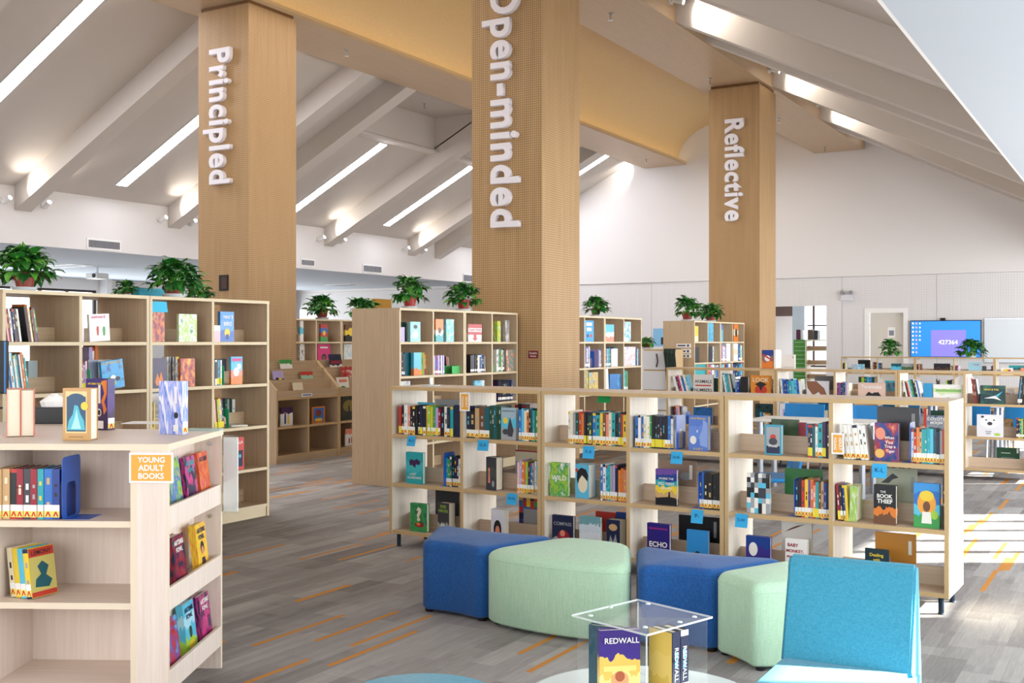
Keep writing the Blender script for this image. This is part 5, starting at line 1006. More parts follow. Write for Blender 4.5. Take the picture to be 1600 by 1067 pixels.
s = tall(FLT, K1, 3, 'second shelf, fourth column', LT); s.S(1190, 1234, 432, 'nkdcw', lab='  YYY', v=.03); s.E(1246, 466, 'green metal bookend', 'g'); s.F(1284, 1347, 418, 0.025, ('bands', 'o', 's', 'c', '4FA9DA'), 'blue and orange comic with white creatures', (), (('e', .45, .45, .25, .16, 'w'), ('e', .7, .65, .18, .1, 'w'), ('r', .1, .84, .9, .94, 'm'))); s.F(1205, 1258, 430, 0.03, ('plain', 'n'), 'dark blue book standing behind', v=0.3)
s = tall(FLT, K1, 2, 'third shelf, third column', LT); s.S(832, 862, 668, 'Rrky', lab='Y')
s = tall(FLT, K1, 2, 'third shelf, fourth column', LT); s.S(1186, 1252, 652, 'fRlyek', lab='Y', lean=R(-5)); s.E(1272, 706, 'green metal bookend', 'g'); s.S(1252, 1310, 650, 'GeGw', 'row behind', v=0.3, lab='')
p_ = FLT.w(6.78, 0.145, ZTALL[2] + TB / 2 + 0.0005); o = empty('book', p_, (0, 0, R(60)), 'white paperback lying flat on the third shelf of the left tall bookcase', 'book'); MB().box(-0.07, -0.1, 0, 0.07, 0.1, 0.014).build('cover', cm('w'), o); MB().box(-0.068, -0.102, 0.002, 0.071, 0.102, 0.012).build('page_block', PAGES, o)
s = tall(FLT, K1, 1, 'fourth shelf, fourth column', LT); s.F(1306, 1356, 866, 0.03, ('plain', 'D04A44'), 'red book with a dark picture', (('ELLA', 'w', .5, .85, .7, .09),), (('r', .2, .1, .85, .6, 'n'), ('e', .55, .42, .12, .06, 'c')))
# --- tall bookcase in the middle
MT = 'middle bookcase'
s = tall(FMT, K3, 4, 'top shelf, first column', MT, 1); s.F(716, 741, 238, 0.02, ('plain', 'v'), 'lilac comic'); s.F(727, 768, 211, 0.03, ('plain', 'G'), 'dark green book', v=0.14); s.F(771, 823, 210, 0.03, ('blotch', '9AD6CE', '8ACBC8', 'B9E4DC'), 'mint green comic with a grey creature', (), (('e', .5, .35, .28, .2, 'w'), ('e', .5, .75, .2, .1, 'd')))
s = tall(FMT, K3, 4, 'top shelf, second column', MT, 1); s.F(903, 943, 196, 0.03, ('bands', 't', 'w', 'o', 'o'), 'orange and teal comic', (), (('e', .5, .5, .2, .14, 'h'),)); s.F(958, 998, 197, 0.03, ('blotch', 'w', 'c', 'l'), 'pale blue and green comic')
s = tall(FMT, K3, 4, 'top shelf, third column', MT, 1)
def gsign():
    u0, u1 = FMT.u(410 + .3 * 1072, .04), FMT.u(410 + .3 * 1142, .04); W_ = u1 - u0; z0 = ZTALL[4] + TB / 2 + .0005; H_ = FMT.z(732, 440 + .3 * 221, .04) - z0
    o = empty('shelf_sign', FMT.w((u0 + u1) / 2, 0.04, z0), FMT.r, 'red and white Graphic Novels sign with a down arrow, top shelf of the middle bookcase', 'sign'); RS = mat('sign_red', 'C85A5E', 0.4)
    MB().box(-W_ / 2, 0, 0, W_ / 2, 0.004, H_).build('card', PAPER, o); m = MB(); m.box(-W_ / 2, -0.001, H_ * .78, W_ / 2, 0, H_); m.box(-W_ / 2, -0.001, H_ * .40, W_ / 2, 0, H_ * .56); m.build('bands', RS, o)
    a = MB(); a.v = [(-.03, -.001, H_ * .4), (-.03, -.001, H_ * .2), (-.06, -.001, H_ * .2), (0, -.001, H_ * .03), (.06, -.001, H_ * .2), (.03, -.001, H_ * .2), (.03, -.001, H_ * .4)]; a.f = [tuple(range(7))]; a.m = [0]; a.build('arrow', RS, o); text_on('wording', 'Graphic Novels', RS, o, 0, H_ * .67, -0.001, width=W_ * .92, offset=.02)
gsign()
s = tall(FMT, K3, 4, 'top shelf, fourth column', MT, 1); s.F(1224, 1241, 206, 0.1, ('blotch', 'y', 'l', 'w'), 'yellow and white comic'); s.F(1266, 1286, 202, 0.03, ('blotch', 'w', 'd'), 'white and grey comic')
s = tall(FMT, K3, 3, 'second shelf, first column', MT, 1); s.S(717, 742, 371, 'rwkn', v=.03); s.F(743, 786, 370, 0.09, ('plain', 'T'), 'thick teal comic', v=.1); s.F(789, 828, 370, 0.04, ('bands', 'o', 'c', 'c', 'c'), 'light blue comic with a small figure'); s.S(832, 886, 370, 'yleyo', 'right row', v=.08, lab='')
s = tall(FMT, K3, 3, 'second shelf, second column', MT, 1); s.S(898, 948, 384, 'vpvpwv', v=.03, lab='A', jit=.02); s.S(955, 1016, 392, 'nrweorw', 'green box', v=.175, dep=.1, lab='', lean=R(-8))
s = tall(FMT, K3, 3, 'second shelf, third column', MT, 1); s.S(1085, 1162, 380, 'kPdkkwdbke', v=.06, jit=.05)
s = tall(FMT, K3, 3, 'second shelf, fourth column', MT, 1); s.S(1222, 1262, 350, 'wegie', v=.05, lab='A'); s.F(1270, 1318, 356, 0.04, ('blotch', 'w', 'o', 't', 's'), 'white and orange comic with a round creature')
def gbox(x0, x1, y0, desc):
    u0, u1 = Shelf(FMT, 0, K3, '', '').clamp(FMT.u(410 + .3 * x0, .05), FMT.u(410 + .3 * x1, .05)); z0 = ZTALL[3] + TB / 2 + .0005; FMT.used.setdefault(round(ZTALL[3] + TB / 2, 3), []).append((u0, u1, .05, .16)); H_ = FMT.z(410 + .3 * x0, 440 + .3 * y0, .05) - z0; G_ = mat('green_card_box', '56BE6A', 0.6); o = empty('file_box', FMT.w(u0, 0.05, z0), FMT.r, desc, 'box'); W_ = u1 - u0
    MB().box(0, 0, 0, W_, 0.003, H_).box(W_ - .003, .003, 0, W_, .11, H_).box(0, .107, 0, W_ - .003, .11, H_).build('walls', G_, o); MB().box(0, .003, 0, W_ - .003, .107, .003).build('bottom', G_, o)
gbox(988, 1054, 440, 'green card file box, second shelf of the middle bookcase, second column'); gbox(1166, 1204, 436, 'small green card file box, second shelf of the middle bookcase, third column')
s = tall(FMT, K3, 2, 'third shelf, third column', MT, 1); s.F(1105, 1157, 516, 0.03, ('blotch', 'B', 'c', 'w'), 'blue comic')
s = tall(FMT, K3, 2, 'third shelf, fourth column', MT, 1); s.S(1232, 1320, 513, 'PGnkPdGnPb', v=.05, lab='A')
s = tall(FMT, K3, 2, 'third shelf, first column', MT, 1); s.F(720, 770, 520, .04, ('blotch', 'w', 'e'), 'white comic')
s = tall(FMT, K3, 1, 'fourth shelf, first column', MT, 1); s.F(905, 985, 566, .02, ('plain', 'w'), 'white picture book', (), (('e', .5, .5, .2, .2, 'k'), ('e', .5, .42, .12, .12, 's')), v=.05)
# --- bookcase past the left column
WU = 'bookcase behind rack'
s = tall(FWU, K3, 4, 'top shelf, first column', WU, 1); s.F(196, 214, 205, .04, ('bands', 'w', 'c', 'w'), 'white and blue book'); s.F(303, 341, 223, .03, ('bands', 'g', 'r', 'b', 'r'), 'red and blue paperback', (), (('e', .5, .5, .2, .15, 'y'),))
s = tall(FWU, K3, 4, 'top shelf, second column', WU, 1); s.F(432, 488, 226, .03, ('bands', 'k', 'y', 'h'), 'black and golden picture book', (), (('e', .5, .62, .25, .2, 'y'),))
s = tall(FWU, K3, 3, 'second shelf, first column', WU, 1); s.F(194, 220, 326, .04, ('blotch', 'G', 'w', 'd'), 'dark green and white book'); s.F(289, 353, 327, .03, ('plain', 'D8287C'), 'magenta picture book with a girl', (), (('e', .5, .35, .2, .18, 'k'), ('e', .5, .3, .13, .12, 'h'), ('r', .2, .8, .8, .88, 'w')))
s = tall(FWU, K3, 3, 'second shelf, second column', WU, 1); s.F(425, 477, 325, .03, ('blotch', 'BFDCE4', 'w', 'A8D0DA'), 'pale blue picture book')
# --- magazine rack
RK = 'magazine rack'
def rackf(tier, x0, x1, yt, spec, desc, pic=(), lean=0.0): s = Shelf(FRK, 0.831 + (tier - 1) * 0.133, K3, RK, '', 1, 'picture_book'); s.F(x0, x1, yt, 0.01, spec, desc, (), pic, v=0.034 + (tier - 1) * 0.115, tilt=R(10), lean=lean)
rackf(3, 100, 160, 406, ('bands', 'w', 'w', 'g'), 'green and white paperback on the top tier at left'); rackf(2, 62, 116, 466, ('bands', 'd', 'v', 'v'), 'lilac paperback with small figures on the upper tier', (('e', .35, .4, .15, .12, 'n'), ('e', .65, .4, .15, .12, 'y'))); rackf(2, 208, 268, 469, ('bands', 'g', '9FCDB4', 'r'), 'green and red paperback on the upper tier')
rackf(1, 166, 216, 526, ('bands', 'y', 'i', 'i'), 'cream paperback on the lower tier'); rackf(3, 357, 420, 378, ('bands', 'w', 'n', 'n'), 'navy magazine with red stripe on the top tier', (('r', .1, .45, .9, .62, 'R'),)); rackf(2, 418, 474, 443, ('blotch', 'R', 'r', 'w'), 'red paperback on the upper tier of the far unit'); rackf(1, 391, 456, 498, ('bands', 'w', 'EFEFEA', 'w'), 'white paperback with red letters on the lower tier', (('r', .15, .65, .85, .85, 's'), ('e', .45, .3, .2, .1, 'g')))
def cub(k, x0, x1, yt, spec, desc, pic=()): s = Shelf(FRK, (0.0975, 0.4475)[k], K3, RK, '', 1, 'picture_book'); s.F(x0, x1, yt, 0.015, spec, desc, (), pic, v=0.1)
cub(1, 95, 158, 656, ('bands', 'w', 'EDEBF2', 'P'), 'white and purple book with two figures in the left cubby', (('r', .3, .12, .45, .6, 'B'), ('r', .55, .12, .7, .6, 'y'), ('e', .38, .66, .08, .06, 'h'))); cub(1, 258, 326, 652, ('plain', 'o'), 'orange and blue book with a girl in the second cubby', (('r', .12, .1, .9, .92, 'b'), ('e', .5, .6, .22, .2, 'R'), ('e', .5, .5, .14, .12, 'h'), ('e', .5, .2, .3, .1, 'y'))); cub(1, 412, 490, 598, ('plain', '2F362C'), 'dark picture book with a golden tree in the far upper cubby', (('e', .5, .6, .4, .25, '8A7A3A'), ('r', .45, .2, .55, .6, 'k'))); cub(0, 433, 487, 766, ('bands', 'w', 'w', 's'), 'white book with small figures in the far lower cubby', (('r', .3, .15, .42, .45, 'R'), ('r', .55, .15, .7, .5, 'n')))
# --- bookcases behind the front column and before the rear column
BO = 'bookcase behind column'
s = tall(FBO, KZ, 4, 'top shelf, first column', BO, 1); s.F(119, 195, 366, .03, ('plain', '2E9BDA'), 'bright blue comic', (), (('r', .2, .75, .8, .9, 'w'), ('r', .25, .5, .75, .66, 'w'), ('e', .35, .28, .12, .08, 'n'), ('e', .7, .28, .12, .08, 'r')))
s = tall(FBO, KZ, 4, 'top shelf, second column', BO, 1); s.F(291, 358, 398, .03, ('bands', 's', 'w', 'c', 'c'), 'pale blue and red comic')
s = tall(FBO, KZ, 4, 'top shelf, third column', BO, 1); s.F(441, 494, 376, .03, ('blotch', 'i', 'w', 'c', 'a'), 'cream and blue comic')
s = tall(FBO, KZ, 3, 'second shelf, first column', BO, 1); s.S(92, 170, 575, 'evpwbew', v=.03); s.E(200, 612); s.S(240, 282, 602, 'vwpw', 'right row')
s = tall(FBO, KZ, 3, 'second shelf, second column', BO, 1); s.S(290, 334, 585, 'rctn'); s.F(336, 388, 593, .12, ('plain', 'w'), 'thick white file'); s.S(390, 436, 580, 'BBct', 'right row')
s = tall(FBO, KZ, 3, 'second shelf, third column', BO, 1); s.F(441, 532, 578, .05, ('blotch', 'w', 'f', 'w', 'v'), 'white and pink book'); s.S(537, 578, 590, 'Bgwb', lab='')
s = tall(FBO, KZ, 2, 'third shelf, first column', BO, 1); s.S(90, 154, 768, 'laGyag'); s.F(156, 230, 784, .03, ('blotch', 'b', 'y', 'a', 'c'), 'blue and gold comic')
s = tall(FBO, KZ, 2, 'third shelf, second column', BO, 1); s.F(292, 318, 760, .03, ('plain', 'w'), 'thin white book', lean=R(-6)); s.F(324, 382, 798, .06, ('plain', '2C7CC4'), 'thick blue book, left one'); s.F(384, 438, 796, .06, ('blotch', 'c', 'b', 'c'), 'light blue book')
s = tall(FBO, KZ, 2, 'third shelf, third column', BO, 1); s.S(442, 470, 766, 'gcg')
RU_ = 'rear bookcase'
s = tall(FBO, KZ, 4, 'top shelf, first column', RU_, 1); s.F(1006, 1038, 411, .03, ('bands', 'i', 'y', 'y'), 'yellow comic')
s = tall(FBO, KZ, 4, 'top shelf, second column', RU_, 1); s.F(1114, 1160, 385, .03, ('blotch', 'T', 'c', 'b'), 'teal and blue comic')
s = tall(FBO, KZ, 4, 'top shelf, third column', RU_, 1); s.F(1218, 1237, 400, .03, ('bands', 'c', 'c', 'b'), 'thin cyan comic')
s = tall(FBO, KZ, 4, 'top shelf, fourth column', RU_, 1); s.F(1326, 1360, 389, .03, ('bands', 'o', 'i', 'o'), 'orange comic with a dark tree', (), (('e', .5, .5, .25, .25, 'k'),))
s = tall(FBO, KZ, 3, 'second shelf, first column', RU_, 1); s.F(1007, 1044, 578, .2, ('plain', 'k'), 'black magazine file')
s = tall(FBO, KZ, 3, 'second shelf, second column', RU_, 1); s.F(1114, 1152, 572, .2, ('plain', 'k'), 'black magazine file'); s.S(1156, 1214, 575, 'bcwtw')
s = tall(FBO, KZ, 3, 'second shelf, third column', RU_, 1); s.S(1222, 1262, 565, 'rvwv'); s.F(1264, 1314, 545, .15, ('plain', 'E6E6F0'), 'thick white file')
s = tall(FBO, KZ, 3, 'second shelf, fourth column', RU_, 1); s.F(1322, 1358, 545, .1, ('bands', 'w', 'i', 'w'), 'cream file'); s.S(1364, 1408, 565, 'bbgwc')
s = tall(FBO, KZ, 2, 'third shelf, second column', RU_, 1); s.S(1120, 1200, 722, 'rvweb'); s = tall(FBO, KZ, 2, 'third shelf, first column', RU_, 1); s.F(1010, 1104, 722, .04, ('plain', 't'), 'wide teal book'); s = tall(FBO, KZ, 2, 'third shelf, third column', RU_, 1); s.S(1226, 1310, 718, 'coPbw'); s = tall(FBO, KZ, 2, 'third shelf, fourth column', RU_, 1); s.S(1326, 1408, 705, 'BnTbc')
# --- second low row
def low2(k, col, T=K7): return Shelf(F2, ZLOW[k] + TB / 2, T, '%s, %s shelf, second row' % (col, ('bottom', 'middle', 'top')[k]), '', 1, 'picture_book')
s = low2(2, 'first bay'); s.S(58, 142, 330, 'wdmwbwc', lean=R(-16), v=.06, lab='', jit=.12); s.F(150, 236, 324, .03, ('plain', 'E2E0DE'), 'white picture book with black capitals', (('ANIMALS', 'k', .5, .68, .9, .15), ('NUMBERS', 'k', .5, .28, .9, .15)), (('r', .1, .46, .9, .52, 'r'),)); s.F(238, 268, 340, .02, ('plain', 'G'), 'dark green book', v=.1)
s = low2(2, 'second bay'); s.S(276, 330, 322, 'wctewG', lean=R(-10), v=.06, lab=''); s.S(332, 348, 350, 'bB', 'blue pair', lab=''); s.F(356, 390, 334, .06, ('plain', 'k'), 'black book', v=.06); s.F(402, 490, 328, .03, ('plain', 'DE8A2A'), 'orange picture book with a black insect', (('LOOK', 'i', .5, .8, .8, .2),), (('e', .5, .35, .3, .22, 'r'), ('p', [(.2, .6), (.5, .75), (.8, .6), (.6, .5), (.5, .3), (.4, .5)], 'k'))); s.S(494, 510, 345, 'kd', 'dark pair', v=.12, lab='')
s = low2(2, 'third bay'); s.S(528, 628, 345, 'wbBbtccbw', v=.05, lean=R(-5)); s.F(646, 744, 352, .03, ('plain', 'D8D6DA'), 'white picture book with a brown animal', (), (('p', [(.0, .98), (.45, .98), (.8, .6), (.95, .1), (.7, .1), (.55, .4), (.3, .2), (.05, .6)], '8A5A40'),)); s.F(682, 768, 330, .02, ('plain', '7E7C7C'), 'grey picture book standing behind', v=.25)
s = low2(2, 'fourth bay'); s.S(780, 832, 357, 'RpPTBvi', v=.04); s.F(872, 990, 360, .03, ('bands', 'D9B4A4', 'E2BFAE'), 'pinkish picture book with a dark spider', (('Tarantulas', 'w', .5, .78, .8, .2, .03),), (('e', .65, .35, .12, .12, 'k'), ('p', [(.2, .15), (.4, .5), (.6, .35), (.75, .5), (.95, .1), (.7, .25), (.4, .2)], 'k'))); s.F(995, 1044, 360, .03, ('blotch', 'b', 'c', 'a'), 'blue picture book', v=.2)
s = low2(2, 'fifth bay'); s.S(1066, 1156, 350, 'wnrwcgnkwbw', v=.05, lean=R(-12), lab='', jit=.1); s.F(1158, 1198, 362, .03, ('plain', '2E96CC'), 'small blue picture book'); s.F(1202, 1334, 368, .03, ('bands', 'E4E6E2', 'w', 'CFE0B0', 'w'), 'white and pale green picture book', (), (('r', .08, .6, .92, .74, '8CBE6A'), ('p', [(.2, .1), (.5, .3), (.6, .1)], 'd')))
s = low2(2, 'sixth bay'); s.S(1366, 1404, 340, 'RhRhd', v=.06, lean=R(-8), lab=''); s.F(1408, 1518, 372, .03, ('blotch', '24443C', '1F3A44', '2E6A50'), 'dark green picture book with a pale dragonfly', (('HEAD & TAIL', 'y', .45, .78, .6, .12),), (('p', [(.15, .3), (.6, .45), (.85, .2), (.55, .3)], 'w'), ('p', [(.6, .45), (.9, .7), (.7, .4)], 'c'))); s.F(1524, 1556, 385, .02, ('bands', 'w', 'r', 'w'), 'white and red picture book', v=.2); s.S(1570, 1602, 330, 'ncdk', v=.04, lab='A', lean=R(5))
s = low2(1, 'sixth bay'); s.F(1393, 1508, 500, .03, ('plain', 'E2E2E6'), 'white picture book with a bear face', (('POLAR', '55585E', .45, .24, .35, .06), ('BEAR', '55585E', .45, .15, .3, .06)), (('e', .5, .68, .36, .28, 'F4F2EE'), ('e', .5, .6, .1, .08, '3A3C44'), ('e', .36, .76, .04, .03, 'k'), ('e', .66, .76, .04, .03, 'k'), ('e', .22, .9, .06, .05, 'd'), ('e', .78, .12, .12, .06, 'l'))); s.F(1512, 1552, 518, .02, ('blotch', 'h', 'a', 'h'), 'brown picture book', v=.2); s.S(1566, 1604, 515, 'Pktlp', v=.04)
s = low2(0, 'sixth bay'); s.F(1480, 1580, 645, .02, ('plain', '1F5234'), 'dark green picture book turned backwards', (), (('r', .2, .72, .6, .75, 'w'), ('r', .2, .5, .8, .52, 'e'), ('r', .2, .4, .8, .42, 'e'), ('r', .88, .75, .96, .98, 'w')), v=.24)
s = low2(1, 'second bay'); s.F(420, 508, 452, .03, ('blotch', 'k', 'T', 'k'), 'black and teal picture book', v=.22); s.S(440, 505, 492, 'cbywakd', v=.04, lean=R(-6), lab='')
s = low2(1, 'third bay'); s.F(528, 582, 455, .03, ('plain', 'E6E4EC'), 'white framed picture book', (), (('r', .25, .3, .75, .8, 'v'), ('e', .5, .6, .15, .1, 'n'))); s.S(588, 636, 480, 'Rwbcb', v=.05, lab=''); s.F(650, 738, 480, .03, ('bands', 'i', 'D9D2A8', 'i'), 'cream picture book with a grey bilby', (('BILBY', 'h', .5, .82, .6, .18),), (('e', .5, .3, .2, .25, 'e'),))
s = low2(1, 'fourth bay'); s.F(850, 908, 500, .02, ('plain', 'r'), 'red picture book', v=.1); s.F(912, 950, 498, .02, ('plain', 'R'), 'crimson picture book', v=.1)
s = low2(1, 'fifth bay'); s.F(1172, 1258, 504, .03, ('blotch', '2C4A7A', 'e', 'n'), 'blue picture book about coyotes', (('COYOTE', 'w', .5, .82, .9, .16), ('MOON', 'w', .5, .62, .7, .14))); s.F(1190, 1256, 482, .02, ('plain', 'G'), 'dark green picture book standing behind', v=.22); s.F(1160, 1172, 475, .1, ('plain', 'r'), 'thin red book')
s = low2(1, 'first bay'); s.S(55, 110, 462, 'kRvfde', v=.05, lab='', lean=R(-6)); s.E(118, 488); s.F(150, 232, 468, .05, ('blotch', 'B', 'b', 'T'), 'thick dark blue book', v=.1)
s = low2(0, 'first bay'); s.S(160, 250, 690, 'ahGaRk', v=.06, lab='')
sh = Shelf(F2, 1.1725, K7, 'on top of the second row', '', 1, 'picture_book'); sh.F(450, 500, 216, .04, ('bands', 'o', '8C6A66', 'B'), 'brown and red picture book', (), (('e', .5, .55, .25, .16, 'w'), ('p', [(.1, .8), (.9, .5), (.9, .4), (.1, .7)], 'r')), v=.15); sh.F(503, 512, 216, .2, ('plain', 'w'), 'thick white book end-on', v=.15); sh.F(540, 595, 236, .03, ('plain', 'E9E2DE'), 'small white picture book with faint drawing', (), (('r', .1, .1, .9, .12, 'e'), ('e', .85, .8, .03, .06, 'd')), v=.15)
# --- rear low row
K12, K14 = (1220, 540, .125), (1400, 540, .125)
def low3(T, col, k=2): return Shelf(F3, ZLOW[k] + TB / 2, T, '%s, rear row' % col, '', 1, 'picture_book')
s = low3(K12, 'first bay'); s.S(748, 820, 212, 'kGyw', lab=''); s.F(884, 1044, 232, .03, ('blotch', 'w', 'c', 'f'), 'white and blue picture book'); s.F(965, 1115, 180, .04, ('plain', 'k'), 'black book lying behind', v=.25); s.S(1128, 1200, 210, 'weRhG', 'right row', lab='')
s = low3(K12, 'second bay'); s.S(1222, 1250, 218, 'bk', lab=''); s.F(1378, 1505, 225, .03, ('bands', 'n', 'c', 'T'), 'blue landscape picture book'); s.F(1508, 1660, 225, .03, ('bands', 'G', '4A6A44', 'e'), 'green landscape picture book')
s = low3(K14, 'third bay'); s.S(250, 315, 228, 'kdsh', lab=''); s.F(472, 675, 225, .04, ('blotch', 'n', 'k', 'h'), 'navy picture book'); s.S(680, 722, 250, 'agi', 'right row', lab='')
s = low3(K14, 'fourth bay'); s.S(742, 790, 250, 'Rpw', lab=''); s.F(905, 1065, 208, .03, ('plain', '9CCADA'), 'pale blue picture book', (('CALM', 'r', .6, .8, .4, .16),), (('e', .5, .2, .12, .12, 's'),)); s.F(1075, 1128, 255, .03, ('plain', 'd'), 'charcoal book'); s.S(1188, 1216, 250, 'Pp', 'right row', lab='')
s = low3(K14, 'fifth bay'); s.F(1312, 1462, 280, .03, ('plain', 'w'), 'white picture book with a bright blob', (), (('e', .45, .6, .3, .25, 'y'), ('e', .7, .6, .15, .2, 'r'))); s.F(1410, 1600, 250, .03, ('bands', 'n', 'T', 't'), 'dark teal picture book standing behind', v=.2); s.F(1560, 1610, 278, .03, ('bands', 'w', 's'), 'white and red picture book')
s = low3(K14, 'middle shelf, third bay', 1); s.S(500, 535, 420, 'kd', lab=''); s.S(620, 720, 430, 'lkGkw', 'right row', lab='')
s = low3(K12, 'middle shelf, second bay', 1); s.F(1300, 1450, 440, .03, ('blotch', 'c', 't', 'b'), 'turquoise picture book')
s = low3(K12, 'middle shelf, first bay', 1); s.S(970, 1215, 385, 'GlTtbGe', lab='', dep=.2)
# --- young adult display unit
zY = [0.125 + TB / 2, 0.452 + TB / 2, 0.776 + TB / 2]; YP = 'foreground bookcase'
s = Shelf(FYA, zY[2], K22, 'top front shelf, ' + YP, ''); s.S(-20, 202, 336, 'aakRdRtbB', v=0.03, dep=0.15, jit=0.0); s.E(212, 296, 'large blue metal bookend', v=0.025, dep=0.17, foot=-1)
s.F(222, 250, 385, 0.03, ('blotch', 'a', 'G', 'y'), 'gold and green book seen through the blue bookend', v=0.16)
s = Shelf(FYA, zY[1], K22, 'lower front shelf, ' + YP, '')
b0, rz = FYA.w(FYA.u(10, .085) + .03, .085, zY[1] + 0.001), FYA.r + R(-22); dx = Vector((math.cos(rz), math.sin(rz), 0))
for i, (c, t_) in enumerate((('i', 'cream'), ('y', 'yellow'), ('c', 'light blue'), ('y', 'red-titled olive'))):
    bk = spine_book(b0 + dx * 0.0295 * i, rz, 0.028, 0.198, 0.13, c, '%s book of the leaning set, lower front shelf, foreground bookcase' % t_, 'leaning books, foreground bookcase', 2, R(-8), 'A')
m = MB(); X_ = 0.0146; Q = lambda pts, mi, o_: m.quad(*[(X_ + 0.0003 * o_, 0.002 + u * 0.126, 0.002 + v * 0.194) for u, v in pts], mi=mi)
Q([(0, 0), (1, 0), (1, 1), (0, 1)], 0, 0); Q([(0, 0), (1, 0), (1, .1), (0, .1)], 1, 1); Q([(0, .82), (1, .82), (1, 1), (0, 1)], 1, 1); Q([(.15, .2), (.7, .16), (.85, .3), (.62, .42), (.75, .6), (.5, .72), (.3, .62), (.42, .45), (.2, .36)], 2, 2)
m.build('front_cover', [cm('C9BE6A'), cm('r'), cm('T')], bk); m = text_on('title', 'LEMONY', cm('k'), bk, 0, 0.175, 0, width=0.1, height=0.02); m.location = (X_ + 0.0012, 0.065, 0.178); m.rotation_euler = (R(90), 0, R(90))
FSD = Frame(FYA.o.x, FYA.o.y, FYA.r + R(90))
def slot(k, x0, x1, yt, spec, desc, titles, pic=(), v=0.03, th=0.03, lean=0.0):
    sl = Shelf(FSD, (0.125, 0.452, 0.775)[k] + 0.0185, K22, ('bottom', 'middle', 'top')[k] + ' side slot, ' + YP, ''); u0, u1 = FSD.u(sl.px(x0), v), FSD.u(sl.px(x1), v); H = FSD.z(sl.px(x0), sl.py(yt), v) - sl.zf
    face_book(FSD.w((u0 + u1) / 2, v, sl.zf), FSD.r, min(u1 - u0, 0.138), min(max(H, .19), .215), th, spec, desc + ', ' + sl.place, 'paperbacks in the side slots', titles, pic, 2, lean, R(7))
AF = lambda c: (('ARTEMIS', c, .52, .86, .8, .11, .03), ('FOWL', c, .52, .72, .55, .11, .03))
slot(2, 583, 640, 300, ('blotch', 'n', 'l', 'b', 'y'), 'blue and lime paperback at the near end', (), v=.045); slot(2, 640, 690, 303, ('blotch', 'n', 'n', 'm', 'p'), 'dark navy and magenta paperback', AF('t'), v=.03, th=.035); slot(2, 690, 728, 285, ('blotch', 's', 'r', 'o', 'm'), 'red and orange paperback at the far end', (('ARTEMIS', 'n', .5, .85, .8, .1, .03),), v=.03)
slot(1, 590, 664, 575, ('blotch', 'n', 'n', 'R', 'T'), 'thick navy paperback with red swirls', AF('w'), v=.025, th=.045); slot(1, 664, 738, 537, ('blotch', 'o', 'y', 'o'), 'yellow and orange paperback with a dark figure', AF('n'), (('e', .5, .5, .18, .13, 'k'), ('e', .5, .45, .1, .08, 's'), ('p', [(.3, .05), (.7, .05), (.65, .3), (.35, .3)], 'P')), v=.03)
slot(0, 572, 634, 862, ('blotch', 'B', 'r', 'p', 'c'), 'purple and red paperback at the near end', (('ARTEMIS', 'r', .5, .86, .8, .1, .03), ('FOWL', 'r', .5, .73, .55, .1, .03)), v=.03); slot(0, 620, 700, 806, ('bands', 'l', 'c', 'A9DCEC', 'c'), 'light blue paperback with a green figure', AF('n'), (('e', .5, .4, .14, .12, 'G'), ('e', .5, .15, .3, .08, 'y')), v=.05); slot(0, 690, 738, 770, ('blotch', 'n', 'P', 'm', 'n'), 'dark navy and pink paperback at the far end', AF('w'), v=.03)
def ontop(px0, px1, py0, py1, th, spec, desc, titles=(), pic=(), rot=0.0, flip=False):
    p = at_Z((px0 + px1) / 2, py1, YH); d = -p.x * SN + p.y * CS; w = (px1 - px0) * d / FPX; h = (py1 - py0) * d / FPX
    w = w / math.cos(rot + math.atan(0.4))  * math.cos(math.atan(0.4)) if rot < -0.2 else w
    b = face_book((p.x, p.y, YH), YAW + rot, w, h, th, spec, desc + ' standing on top of the foreground bookcase', 'books on top of the foreground bookcase', titles, pic, 2, 0, 0, flip)
    if flip: spine_tag(b, w, th)
    return b
q = at_Z(21, 683, YH); k_ = 4.45 / FPX; rz = YAW + R(22); ax, bx = Vector((math.cos(rz), math.sin(rz), 0)), Vector((-math.sin(rz), math.cos(rz), 0))
for i, (wd, s_) in enumerate(((20.5, 0), (19.5, 20.6))):
    spine_book(Vector((q.x, q.y, YH + 0.0005)) + ax * (k_ * s_) + bx * 0.14, rz + math.pi, wd * k_, 0.203 - 0.004 * i, 0.14, 's', '%s of two thick peach books, page edges to the front, on the foreground bookcase' % ('left', 'right')[i], None, 2, 0, None)
def spine_tag(b, w, th):
    m = MB(); x = w / 2 + 0.0006; m.quad((x, .003, .008), (x, th - .003, .008), (x, th - .003, .03), (x, .003, .03), mi=1); m.quad((x, .003, .03), (x, th - .003, .03), (x, th - .003, .055), (x, .003, .055)); c = th / 2
    m.quad((x + .0004, c - .012, .009), (x + .0004, c - .006, .009), (x + .0004, c, .02), (x + .0004, c + .006, .009), (x + .0004, c + .012, .009), (x + .0004, c + .003, .029), (x + .0004, c - .003, .029), mi=2); m.build('spine_label', [LBL_W, LBL_P, LBL_R], b)
ontop(97, 143, 607, 688.5, 0.06, ('plain', 'C79A5E'), 'tan hardcover with a blue waterfall picture', (), (('r', .1, .14, .86, .94, 'E0CC90'), ('r', .14, .17, .82, .84, '1E4A6E'), ('e', .48, .78, .33, .12, '1E4A6E'), ('p', [(.16, .2), (.8, .2), (.76, .38), (.62, .52), (.55, .66), (.42, .68), (.36, .5), (.22, .38)], '4FB8CC'), ('p', [(.3, .22), (.66, .22), (.56, .42), (.5, .6), (.44, .44)], 'A6E0E4'), ('e', .78, .66, .13, .08, 'y'), ('r', .22, .06, .74, .075, '8A6A3A')), rot=R(-6))
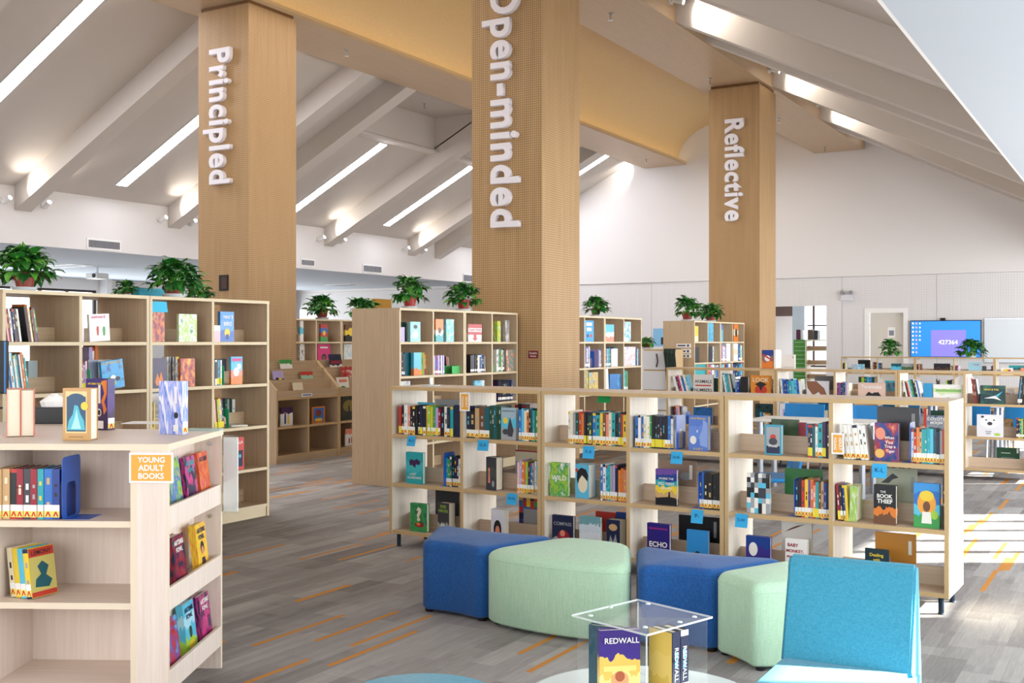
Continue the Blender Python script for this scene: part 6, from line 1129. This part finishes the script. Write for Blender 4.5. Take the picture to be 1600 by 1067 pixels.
ontop(127, 175, 592, 672, 0.045, ('bands', 'P', '4A2A78', '38246E'), 'purple book turned backwards with an orange squiggle', (('ARTEMIS FOWL', 'y', .45, .9, .7, .05),), (('r', .58, .52, .68, .88, 'w'), ('e', .62, .34, .1, .075, 'w'), ('e', .62, .34, .07, .055, 'k'), ('r', .5, .03, .82, .18, 'w'), ('p', [(.72, .95), (.98, .98), (.98, .7), (.86, .55), (.98, .4), (.84, .3), (.8, .45), (.72, .56), (.86, .72)], 'o')), rot=R(-24), flip=True)
ontop(243, 290, 596, 679, 0.04, ('streak', 'DCDCF4', '7A9CE8', 'B6B8EE', '4C78D8', 'E8E8FA'), 'blue and lilac marbled book turned backwards', (), (('r', .66, .58, .78, .9, 'E8E6EE'), ('e', .74, .36, .09, .06, 'k'), ('r', .62, .06, .84, .18, 'w')), rot=R(-20), flip=True)
# --- books in the acrylic display (the display's own quarters)
def indisp(l, d, z=0.0185): v = Vector((math.cos(YAW) * l - math.sin(YAW) * d, math.sin(YAW) * l + math.cos(YAW) * d, z)); return disp.location + v
face_book(indisp(-0.078, -0.112), YAW + R(9), 0.122, 0.218, 0.028, ('bands', 'E8D9A0', 'F0DC88', 'E0B85A', '3E2C7E', '3A2A74'), 'violet and gold Redwall paperback facing out of the acrylic display', None, (('REDWALL', 'w', .55, .86, .85, .1, .01),), (('r', .1, .45, .9, .52, 'E9D27A'), ('e', .5, .33, .22, .12, 'DDA070'), ('e', .5, .38, .12, .07, 'A85A3A'), ('p', [(.3, .05), (.75, .05), (.7, .25), (.35, .25)], 'D8A040'), ('p', [(.7, .1), (.98, .1), (.98, .22), (.75, .2)], 'B')))
face_book(indisp(-0.118, -0.056), YAW + R(-24), 0.10, 0.214, 0.026, ('blotch', '25404E', '3C5A66', '1E4858'), 'dark teal book at the left side of the acrylic display')
for i, (l_, d_) in enumerate(((0.088, -0.106), (0.1155, -0.0845))):
    b_ = spine_book(indisp(l_, d_), YAW + R(38), 0.032, 0.212, 0.098 - 0.012 * i, 'n', 'dark blue book with %s spine facing right in the acrylic display' % ('the nearer', 'the farther')[i], 'dark blue books in the acrylic display', 2, 0, 'W', 'c')
    text_on('title', 'REDWALL', cm('w'), b_, 0, 0.115, -0.0012, width=0.10, height=0.017, roll=R(-90), offset=0.01)
    if i == 0: MB().box(-0.0168, 0.003, 0.002, -0.0162, 0.096, 0.21).build('back_cover', cover_mat(('bands', 'D0B050', 'DEC068', 'D8B858')), b_)
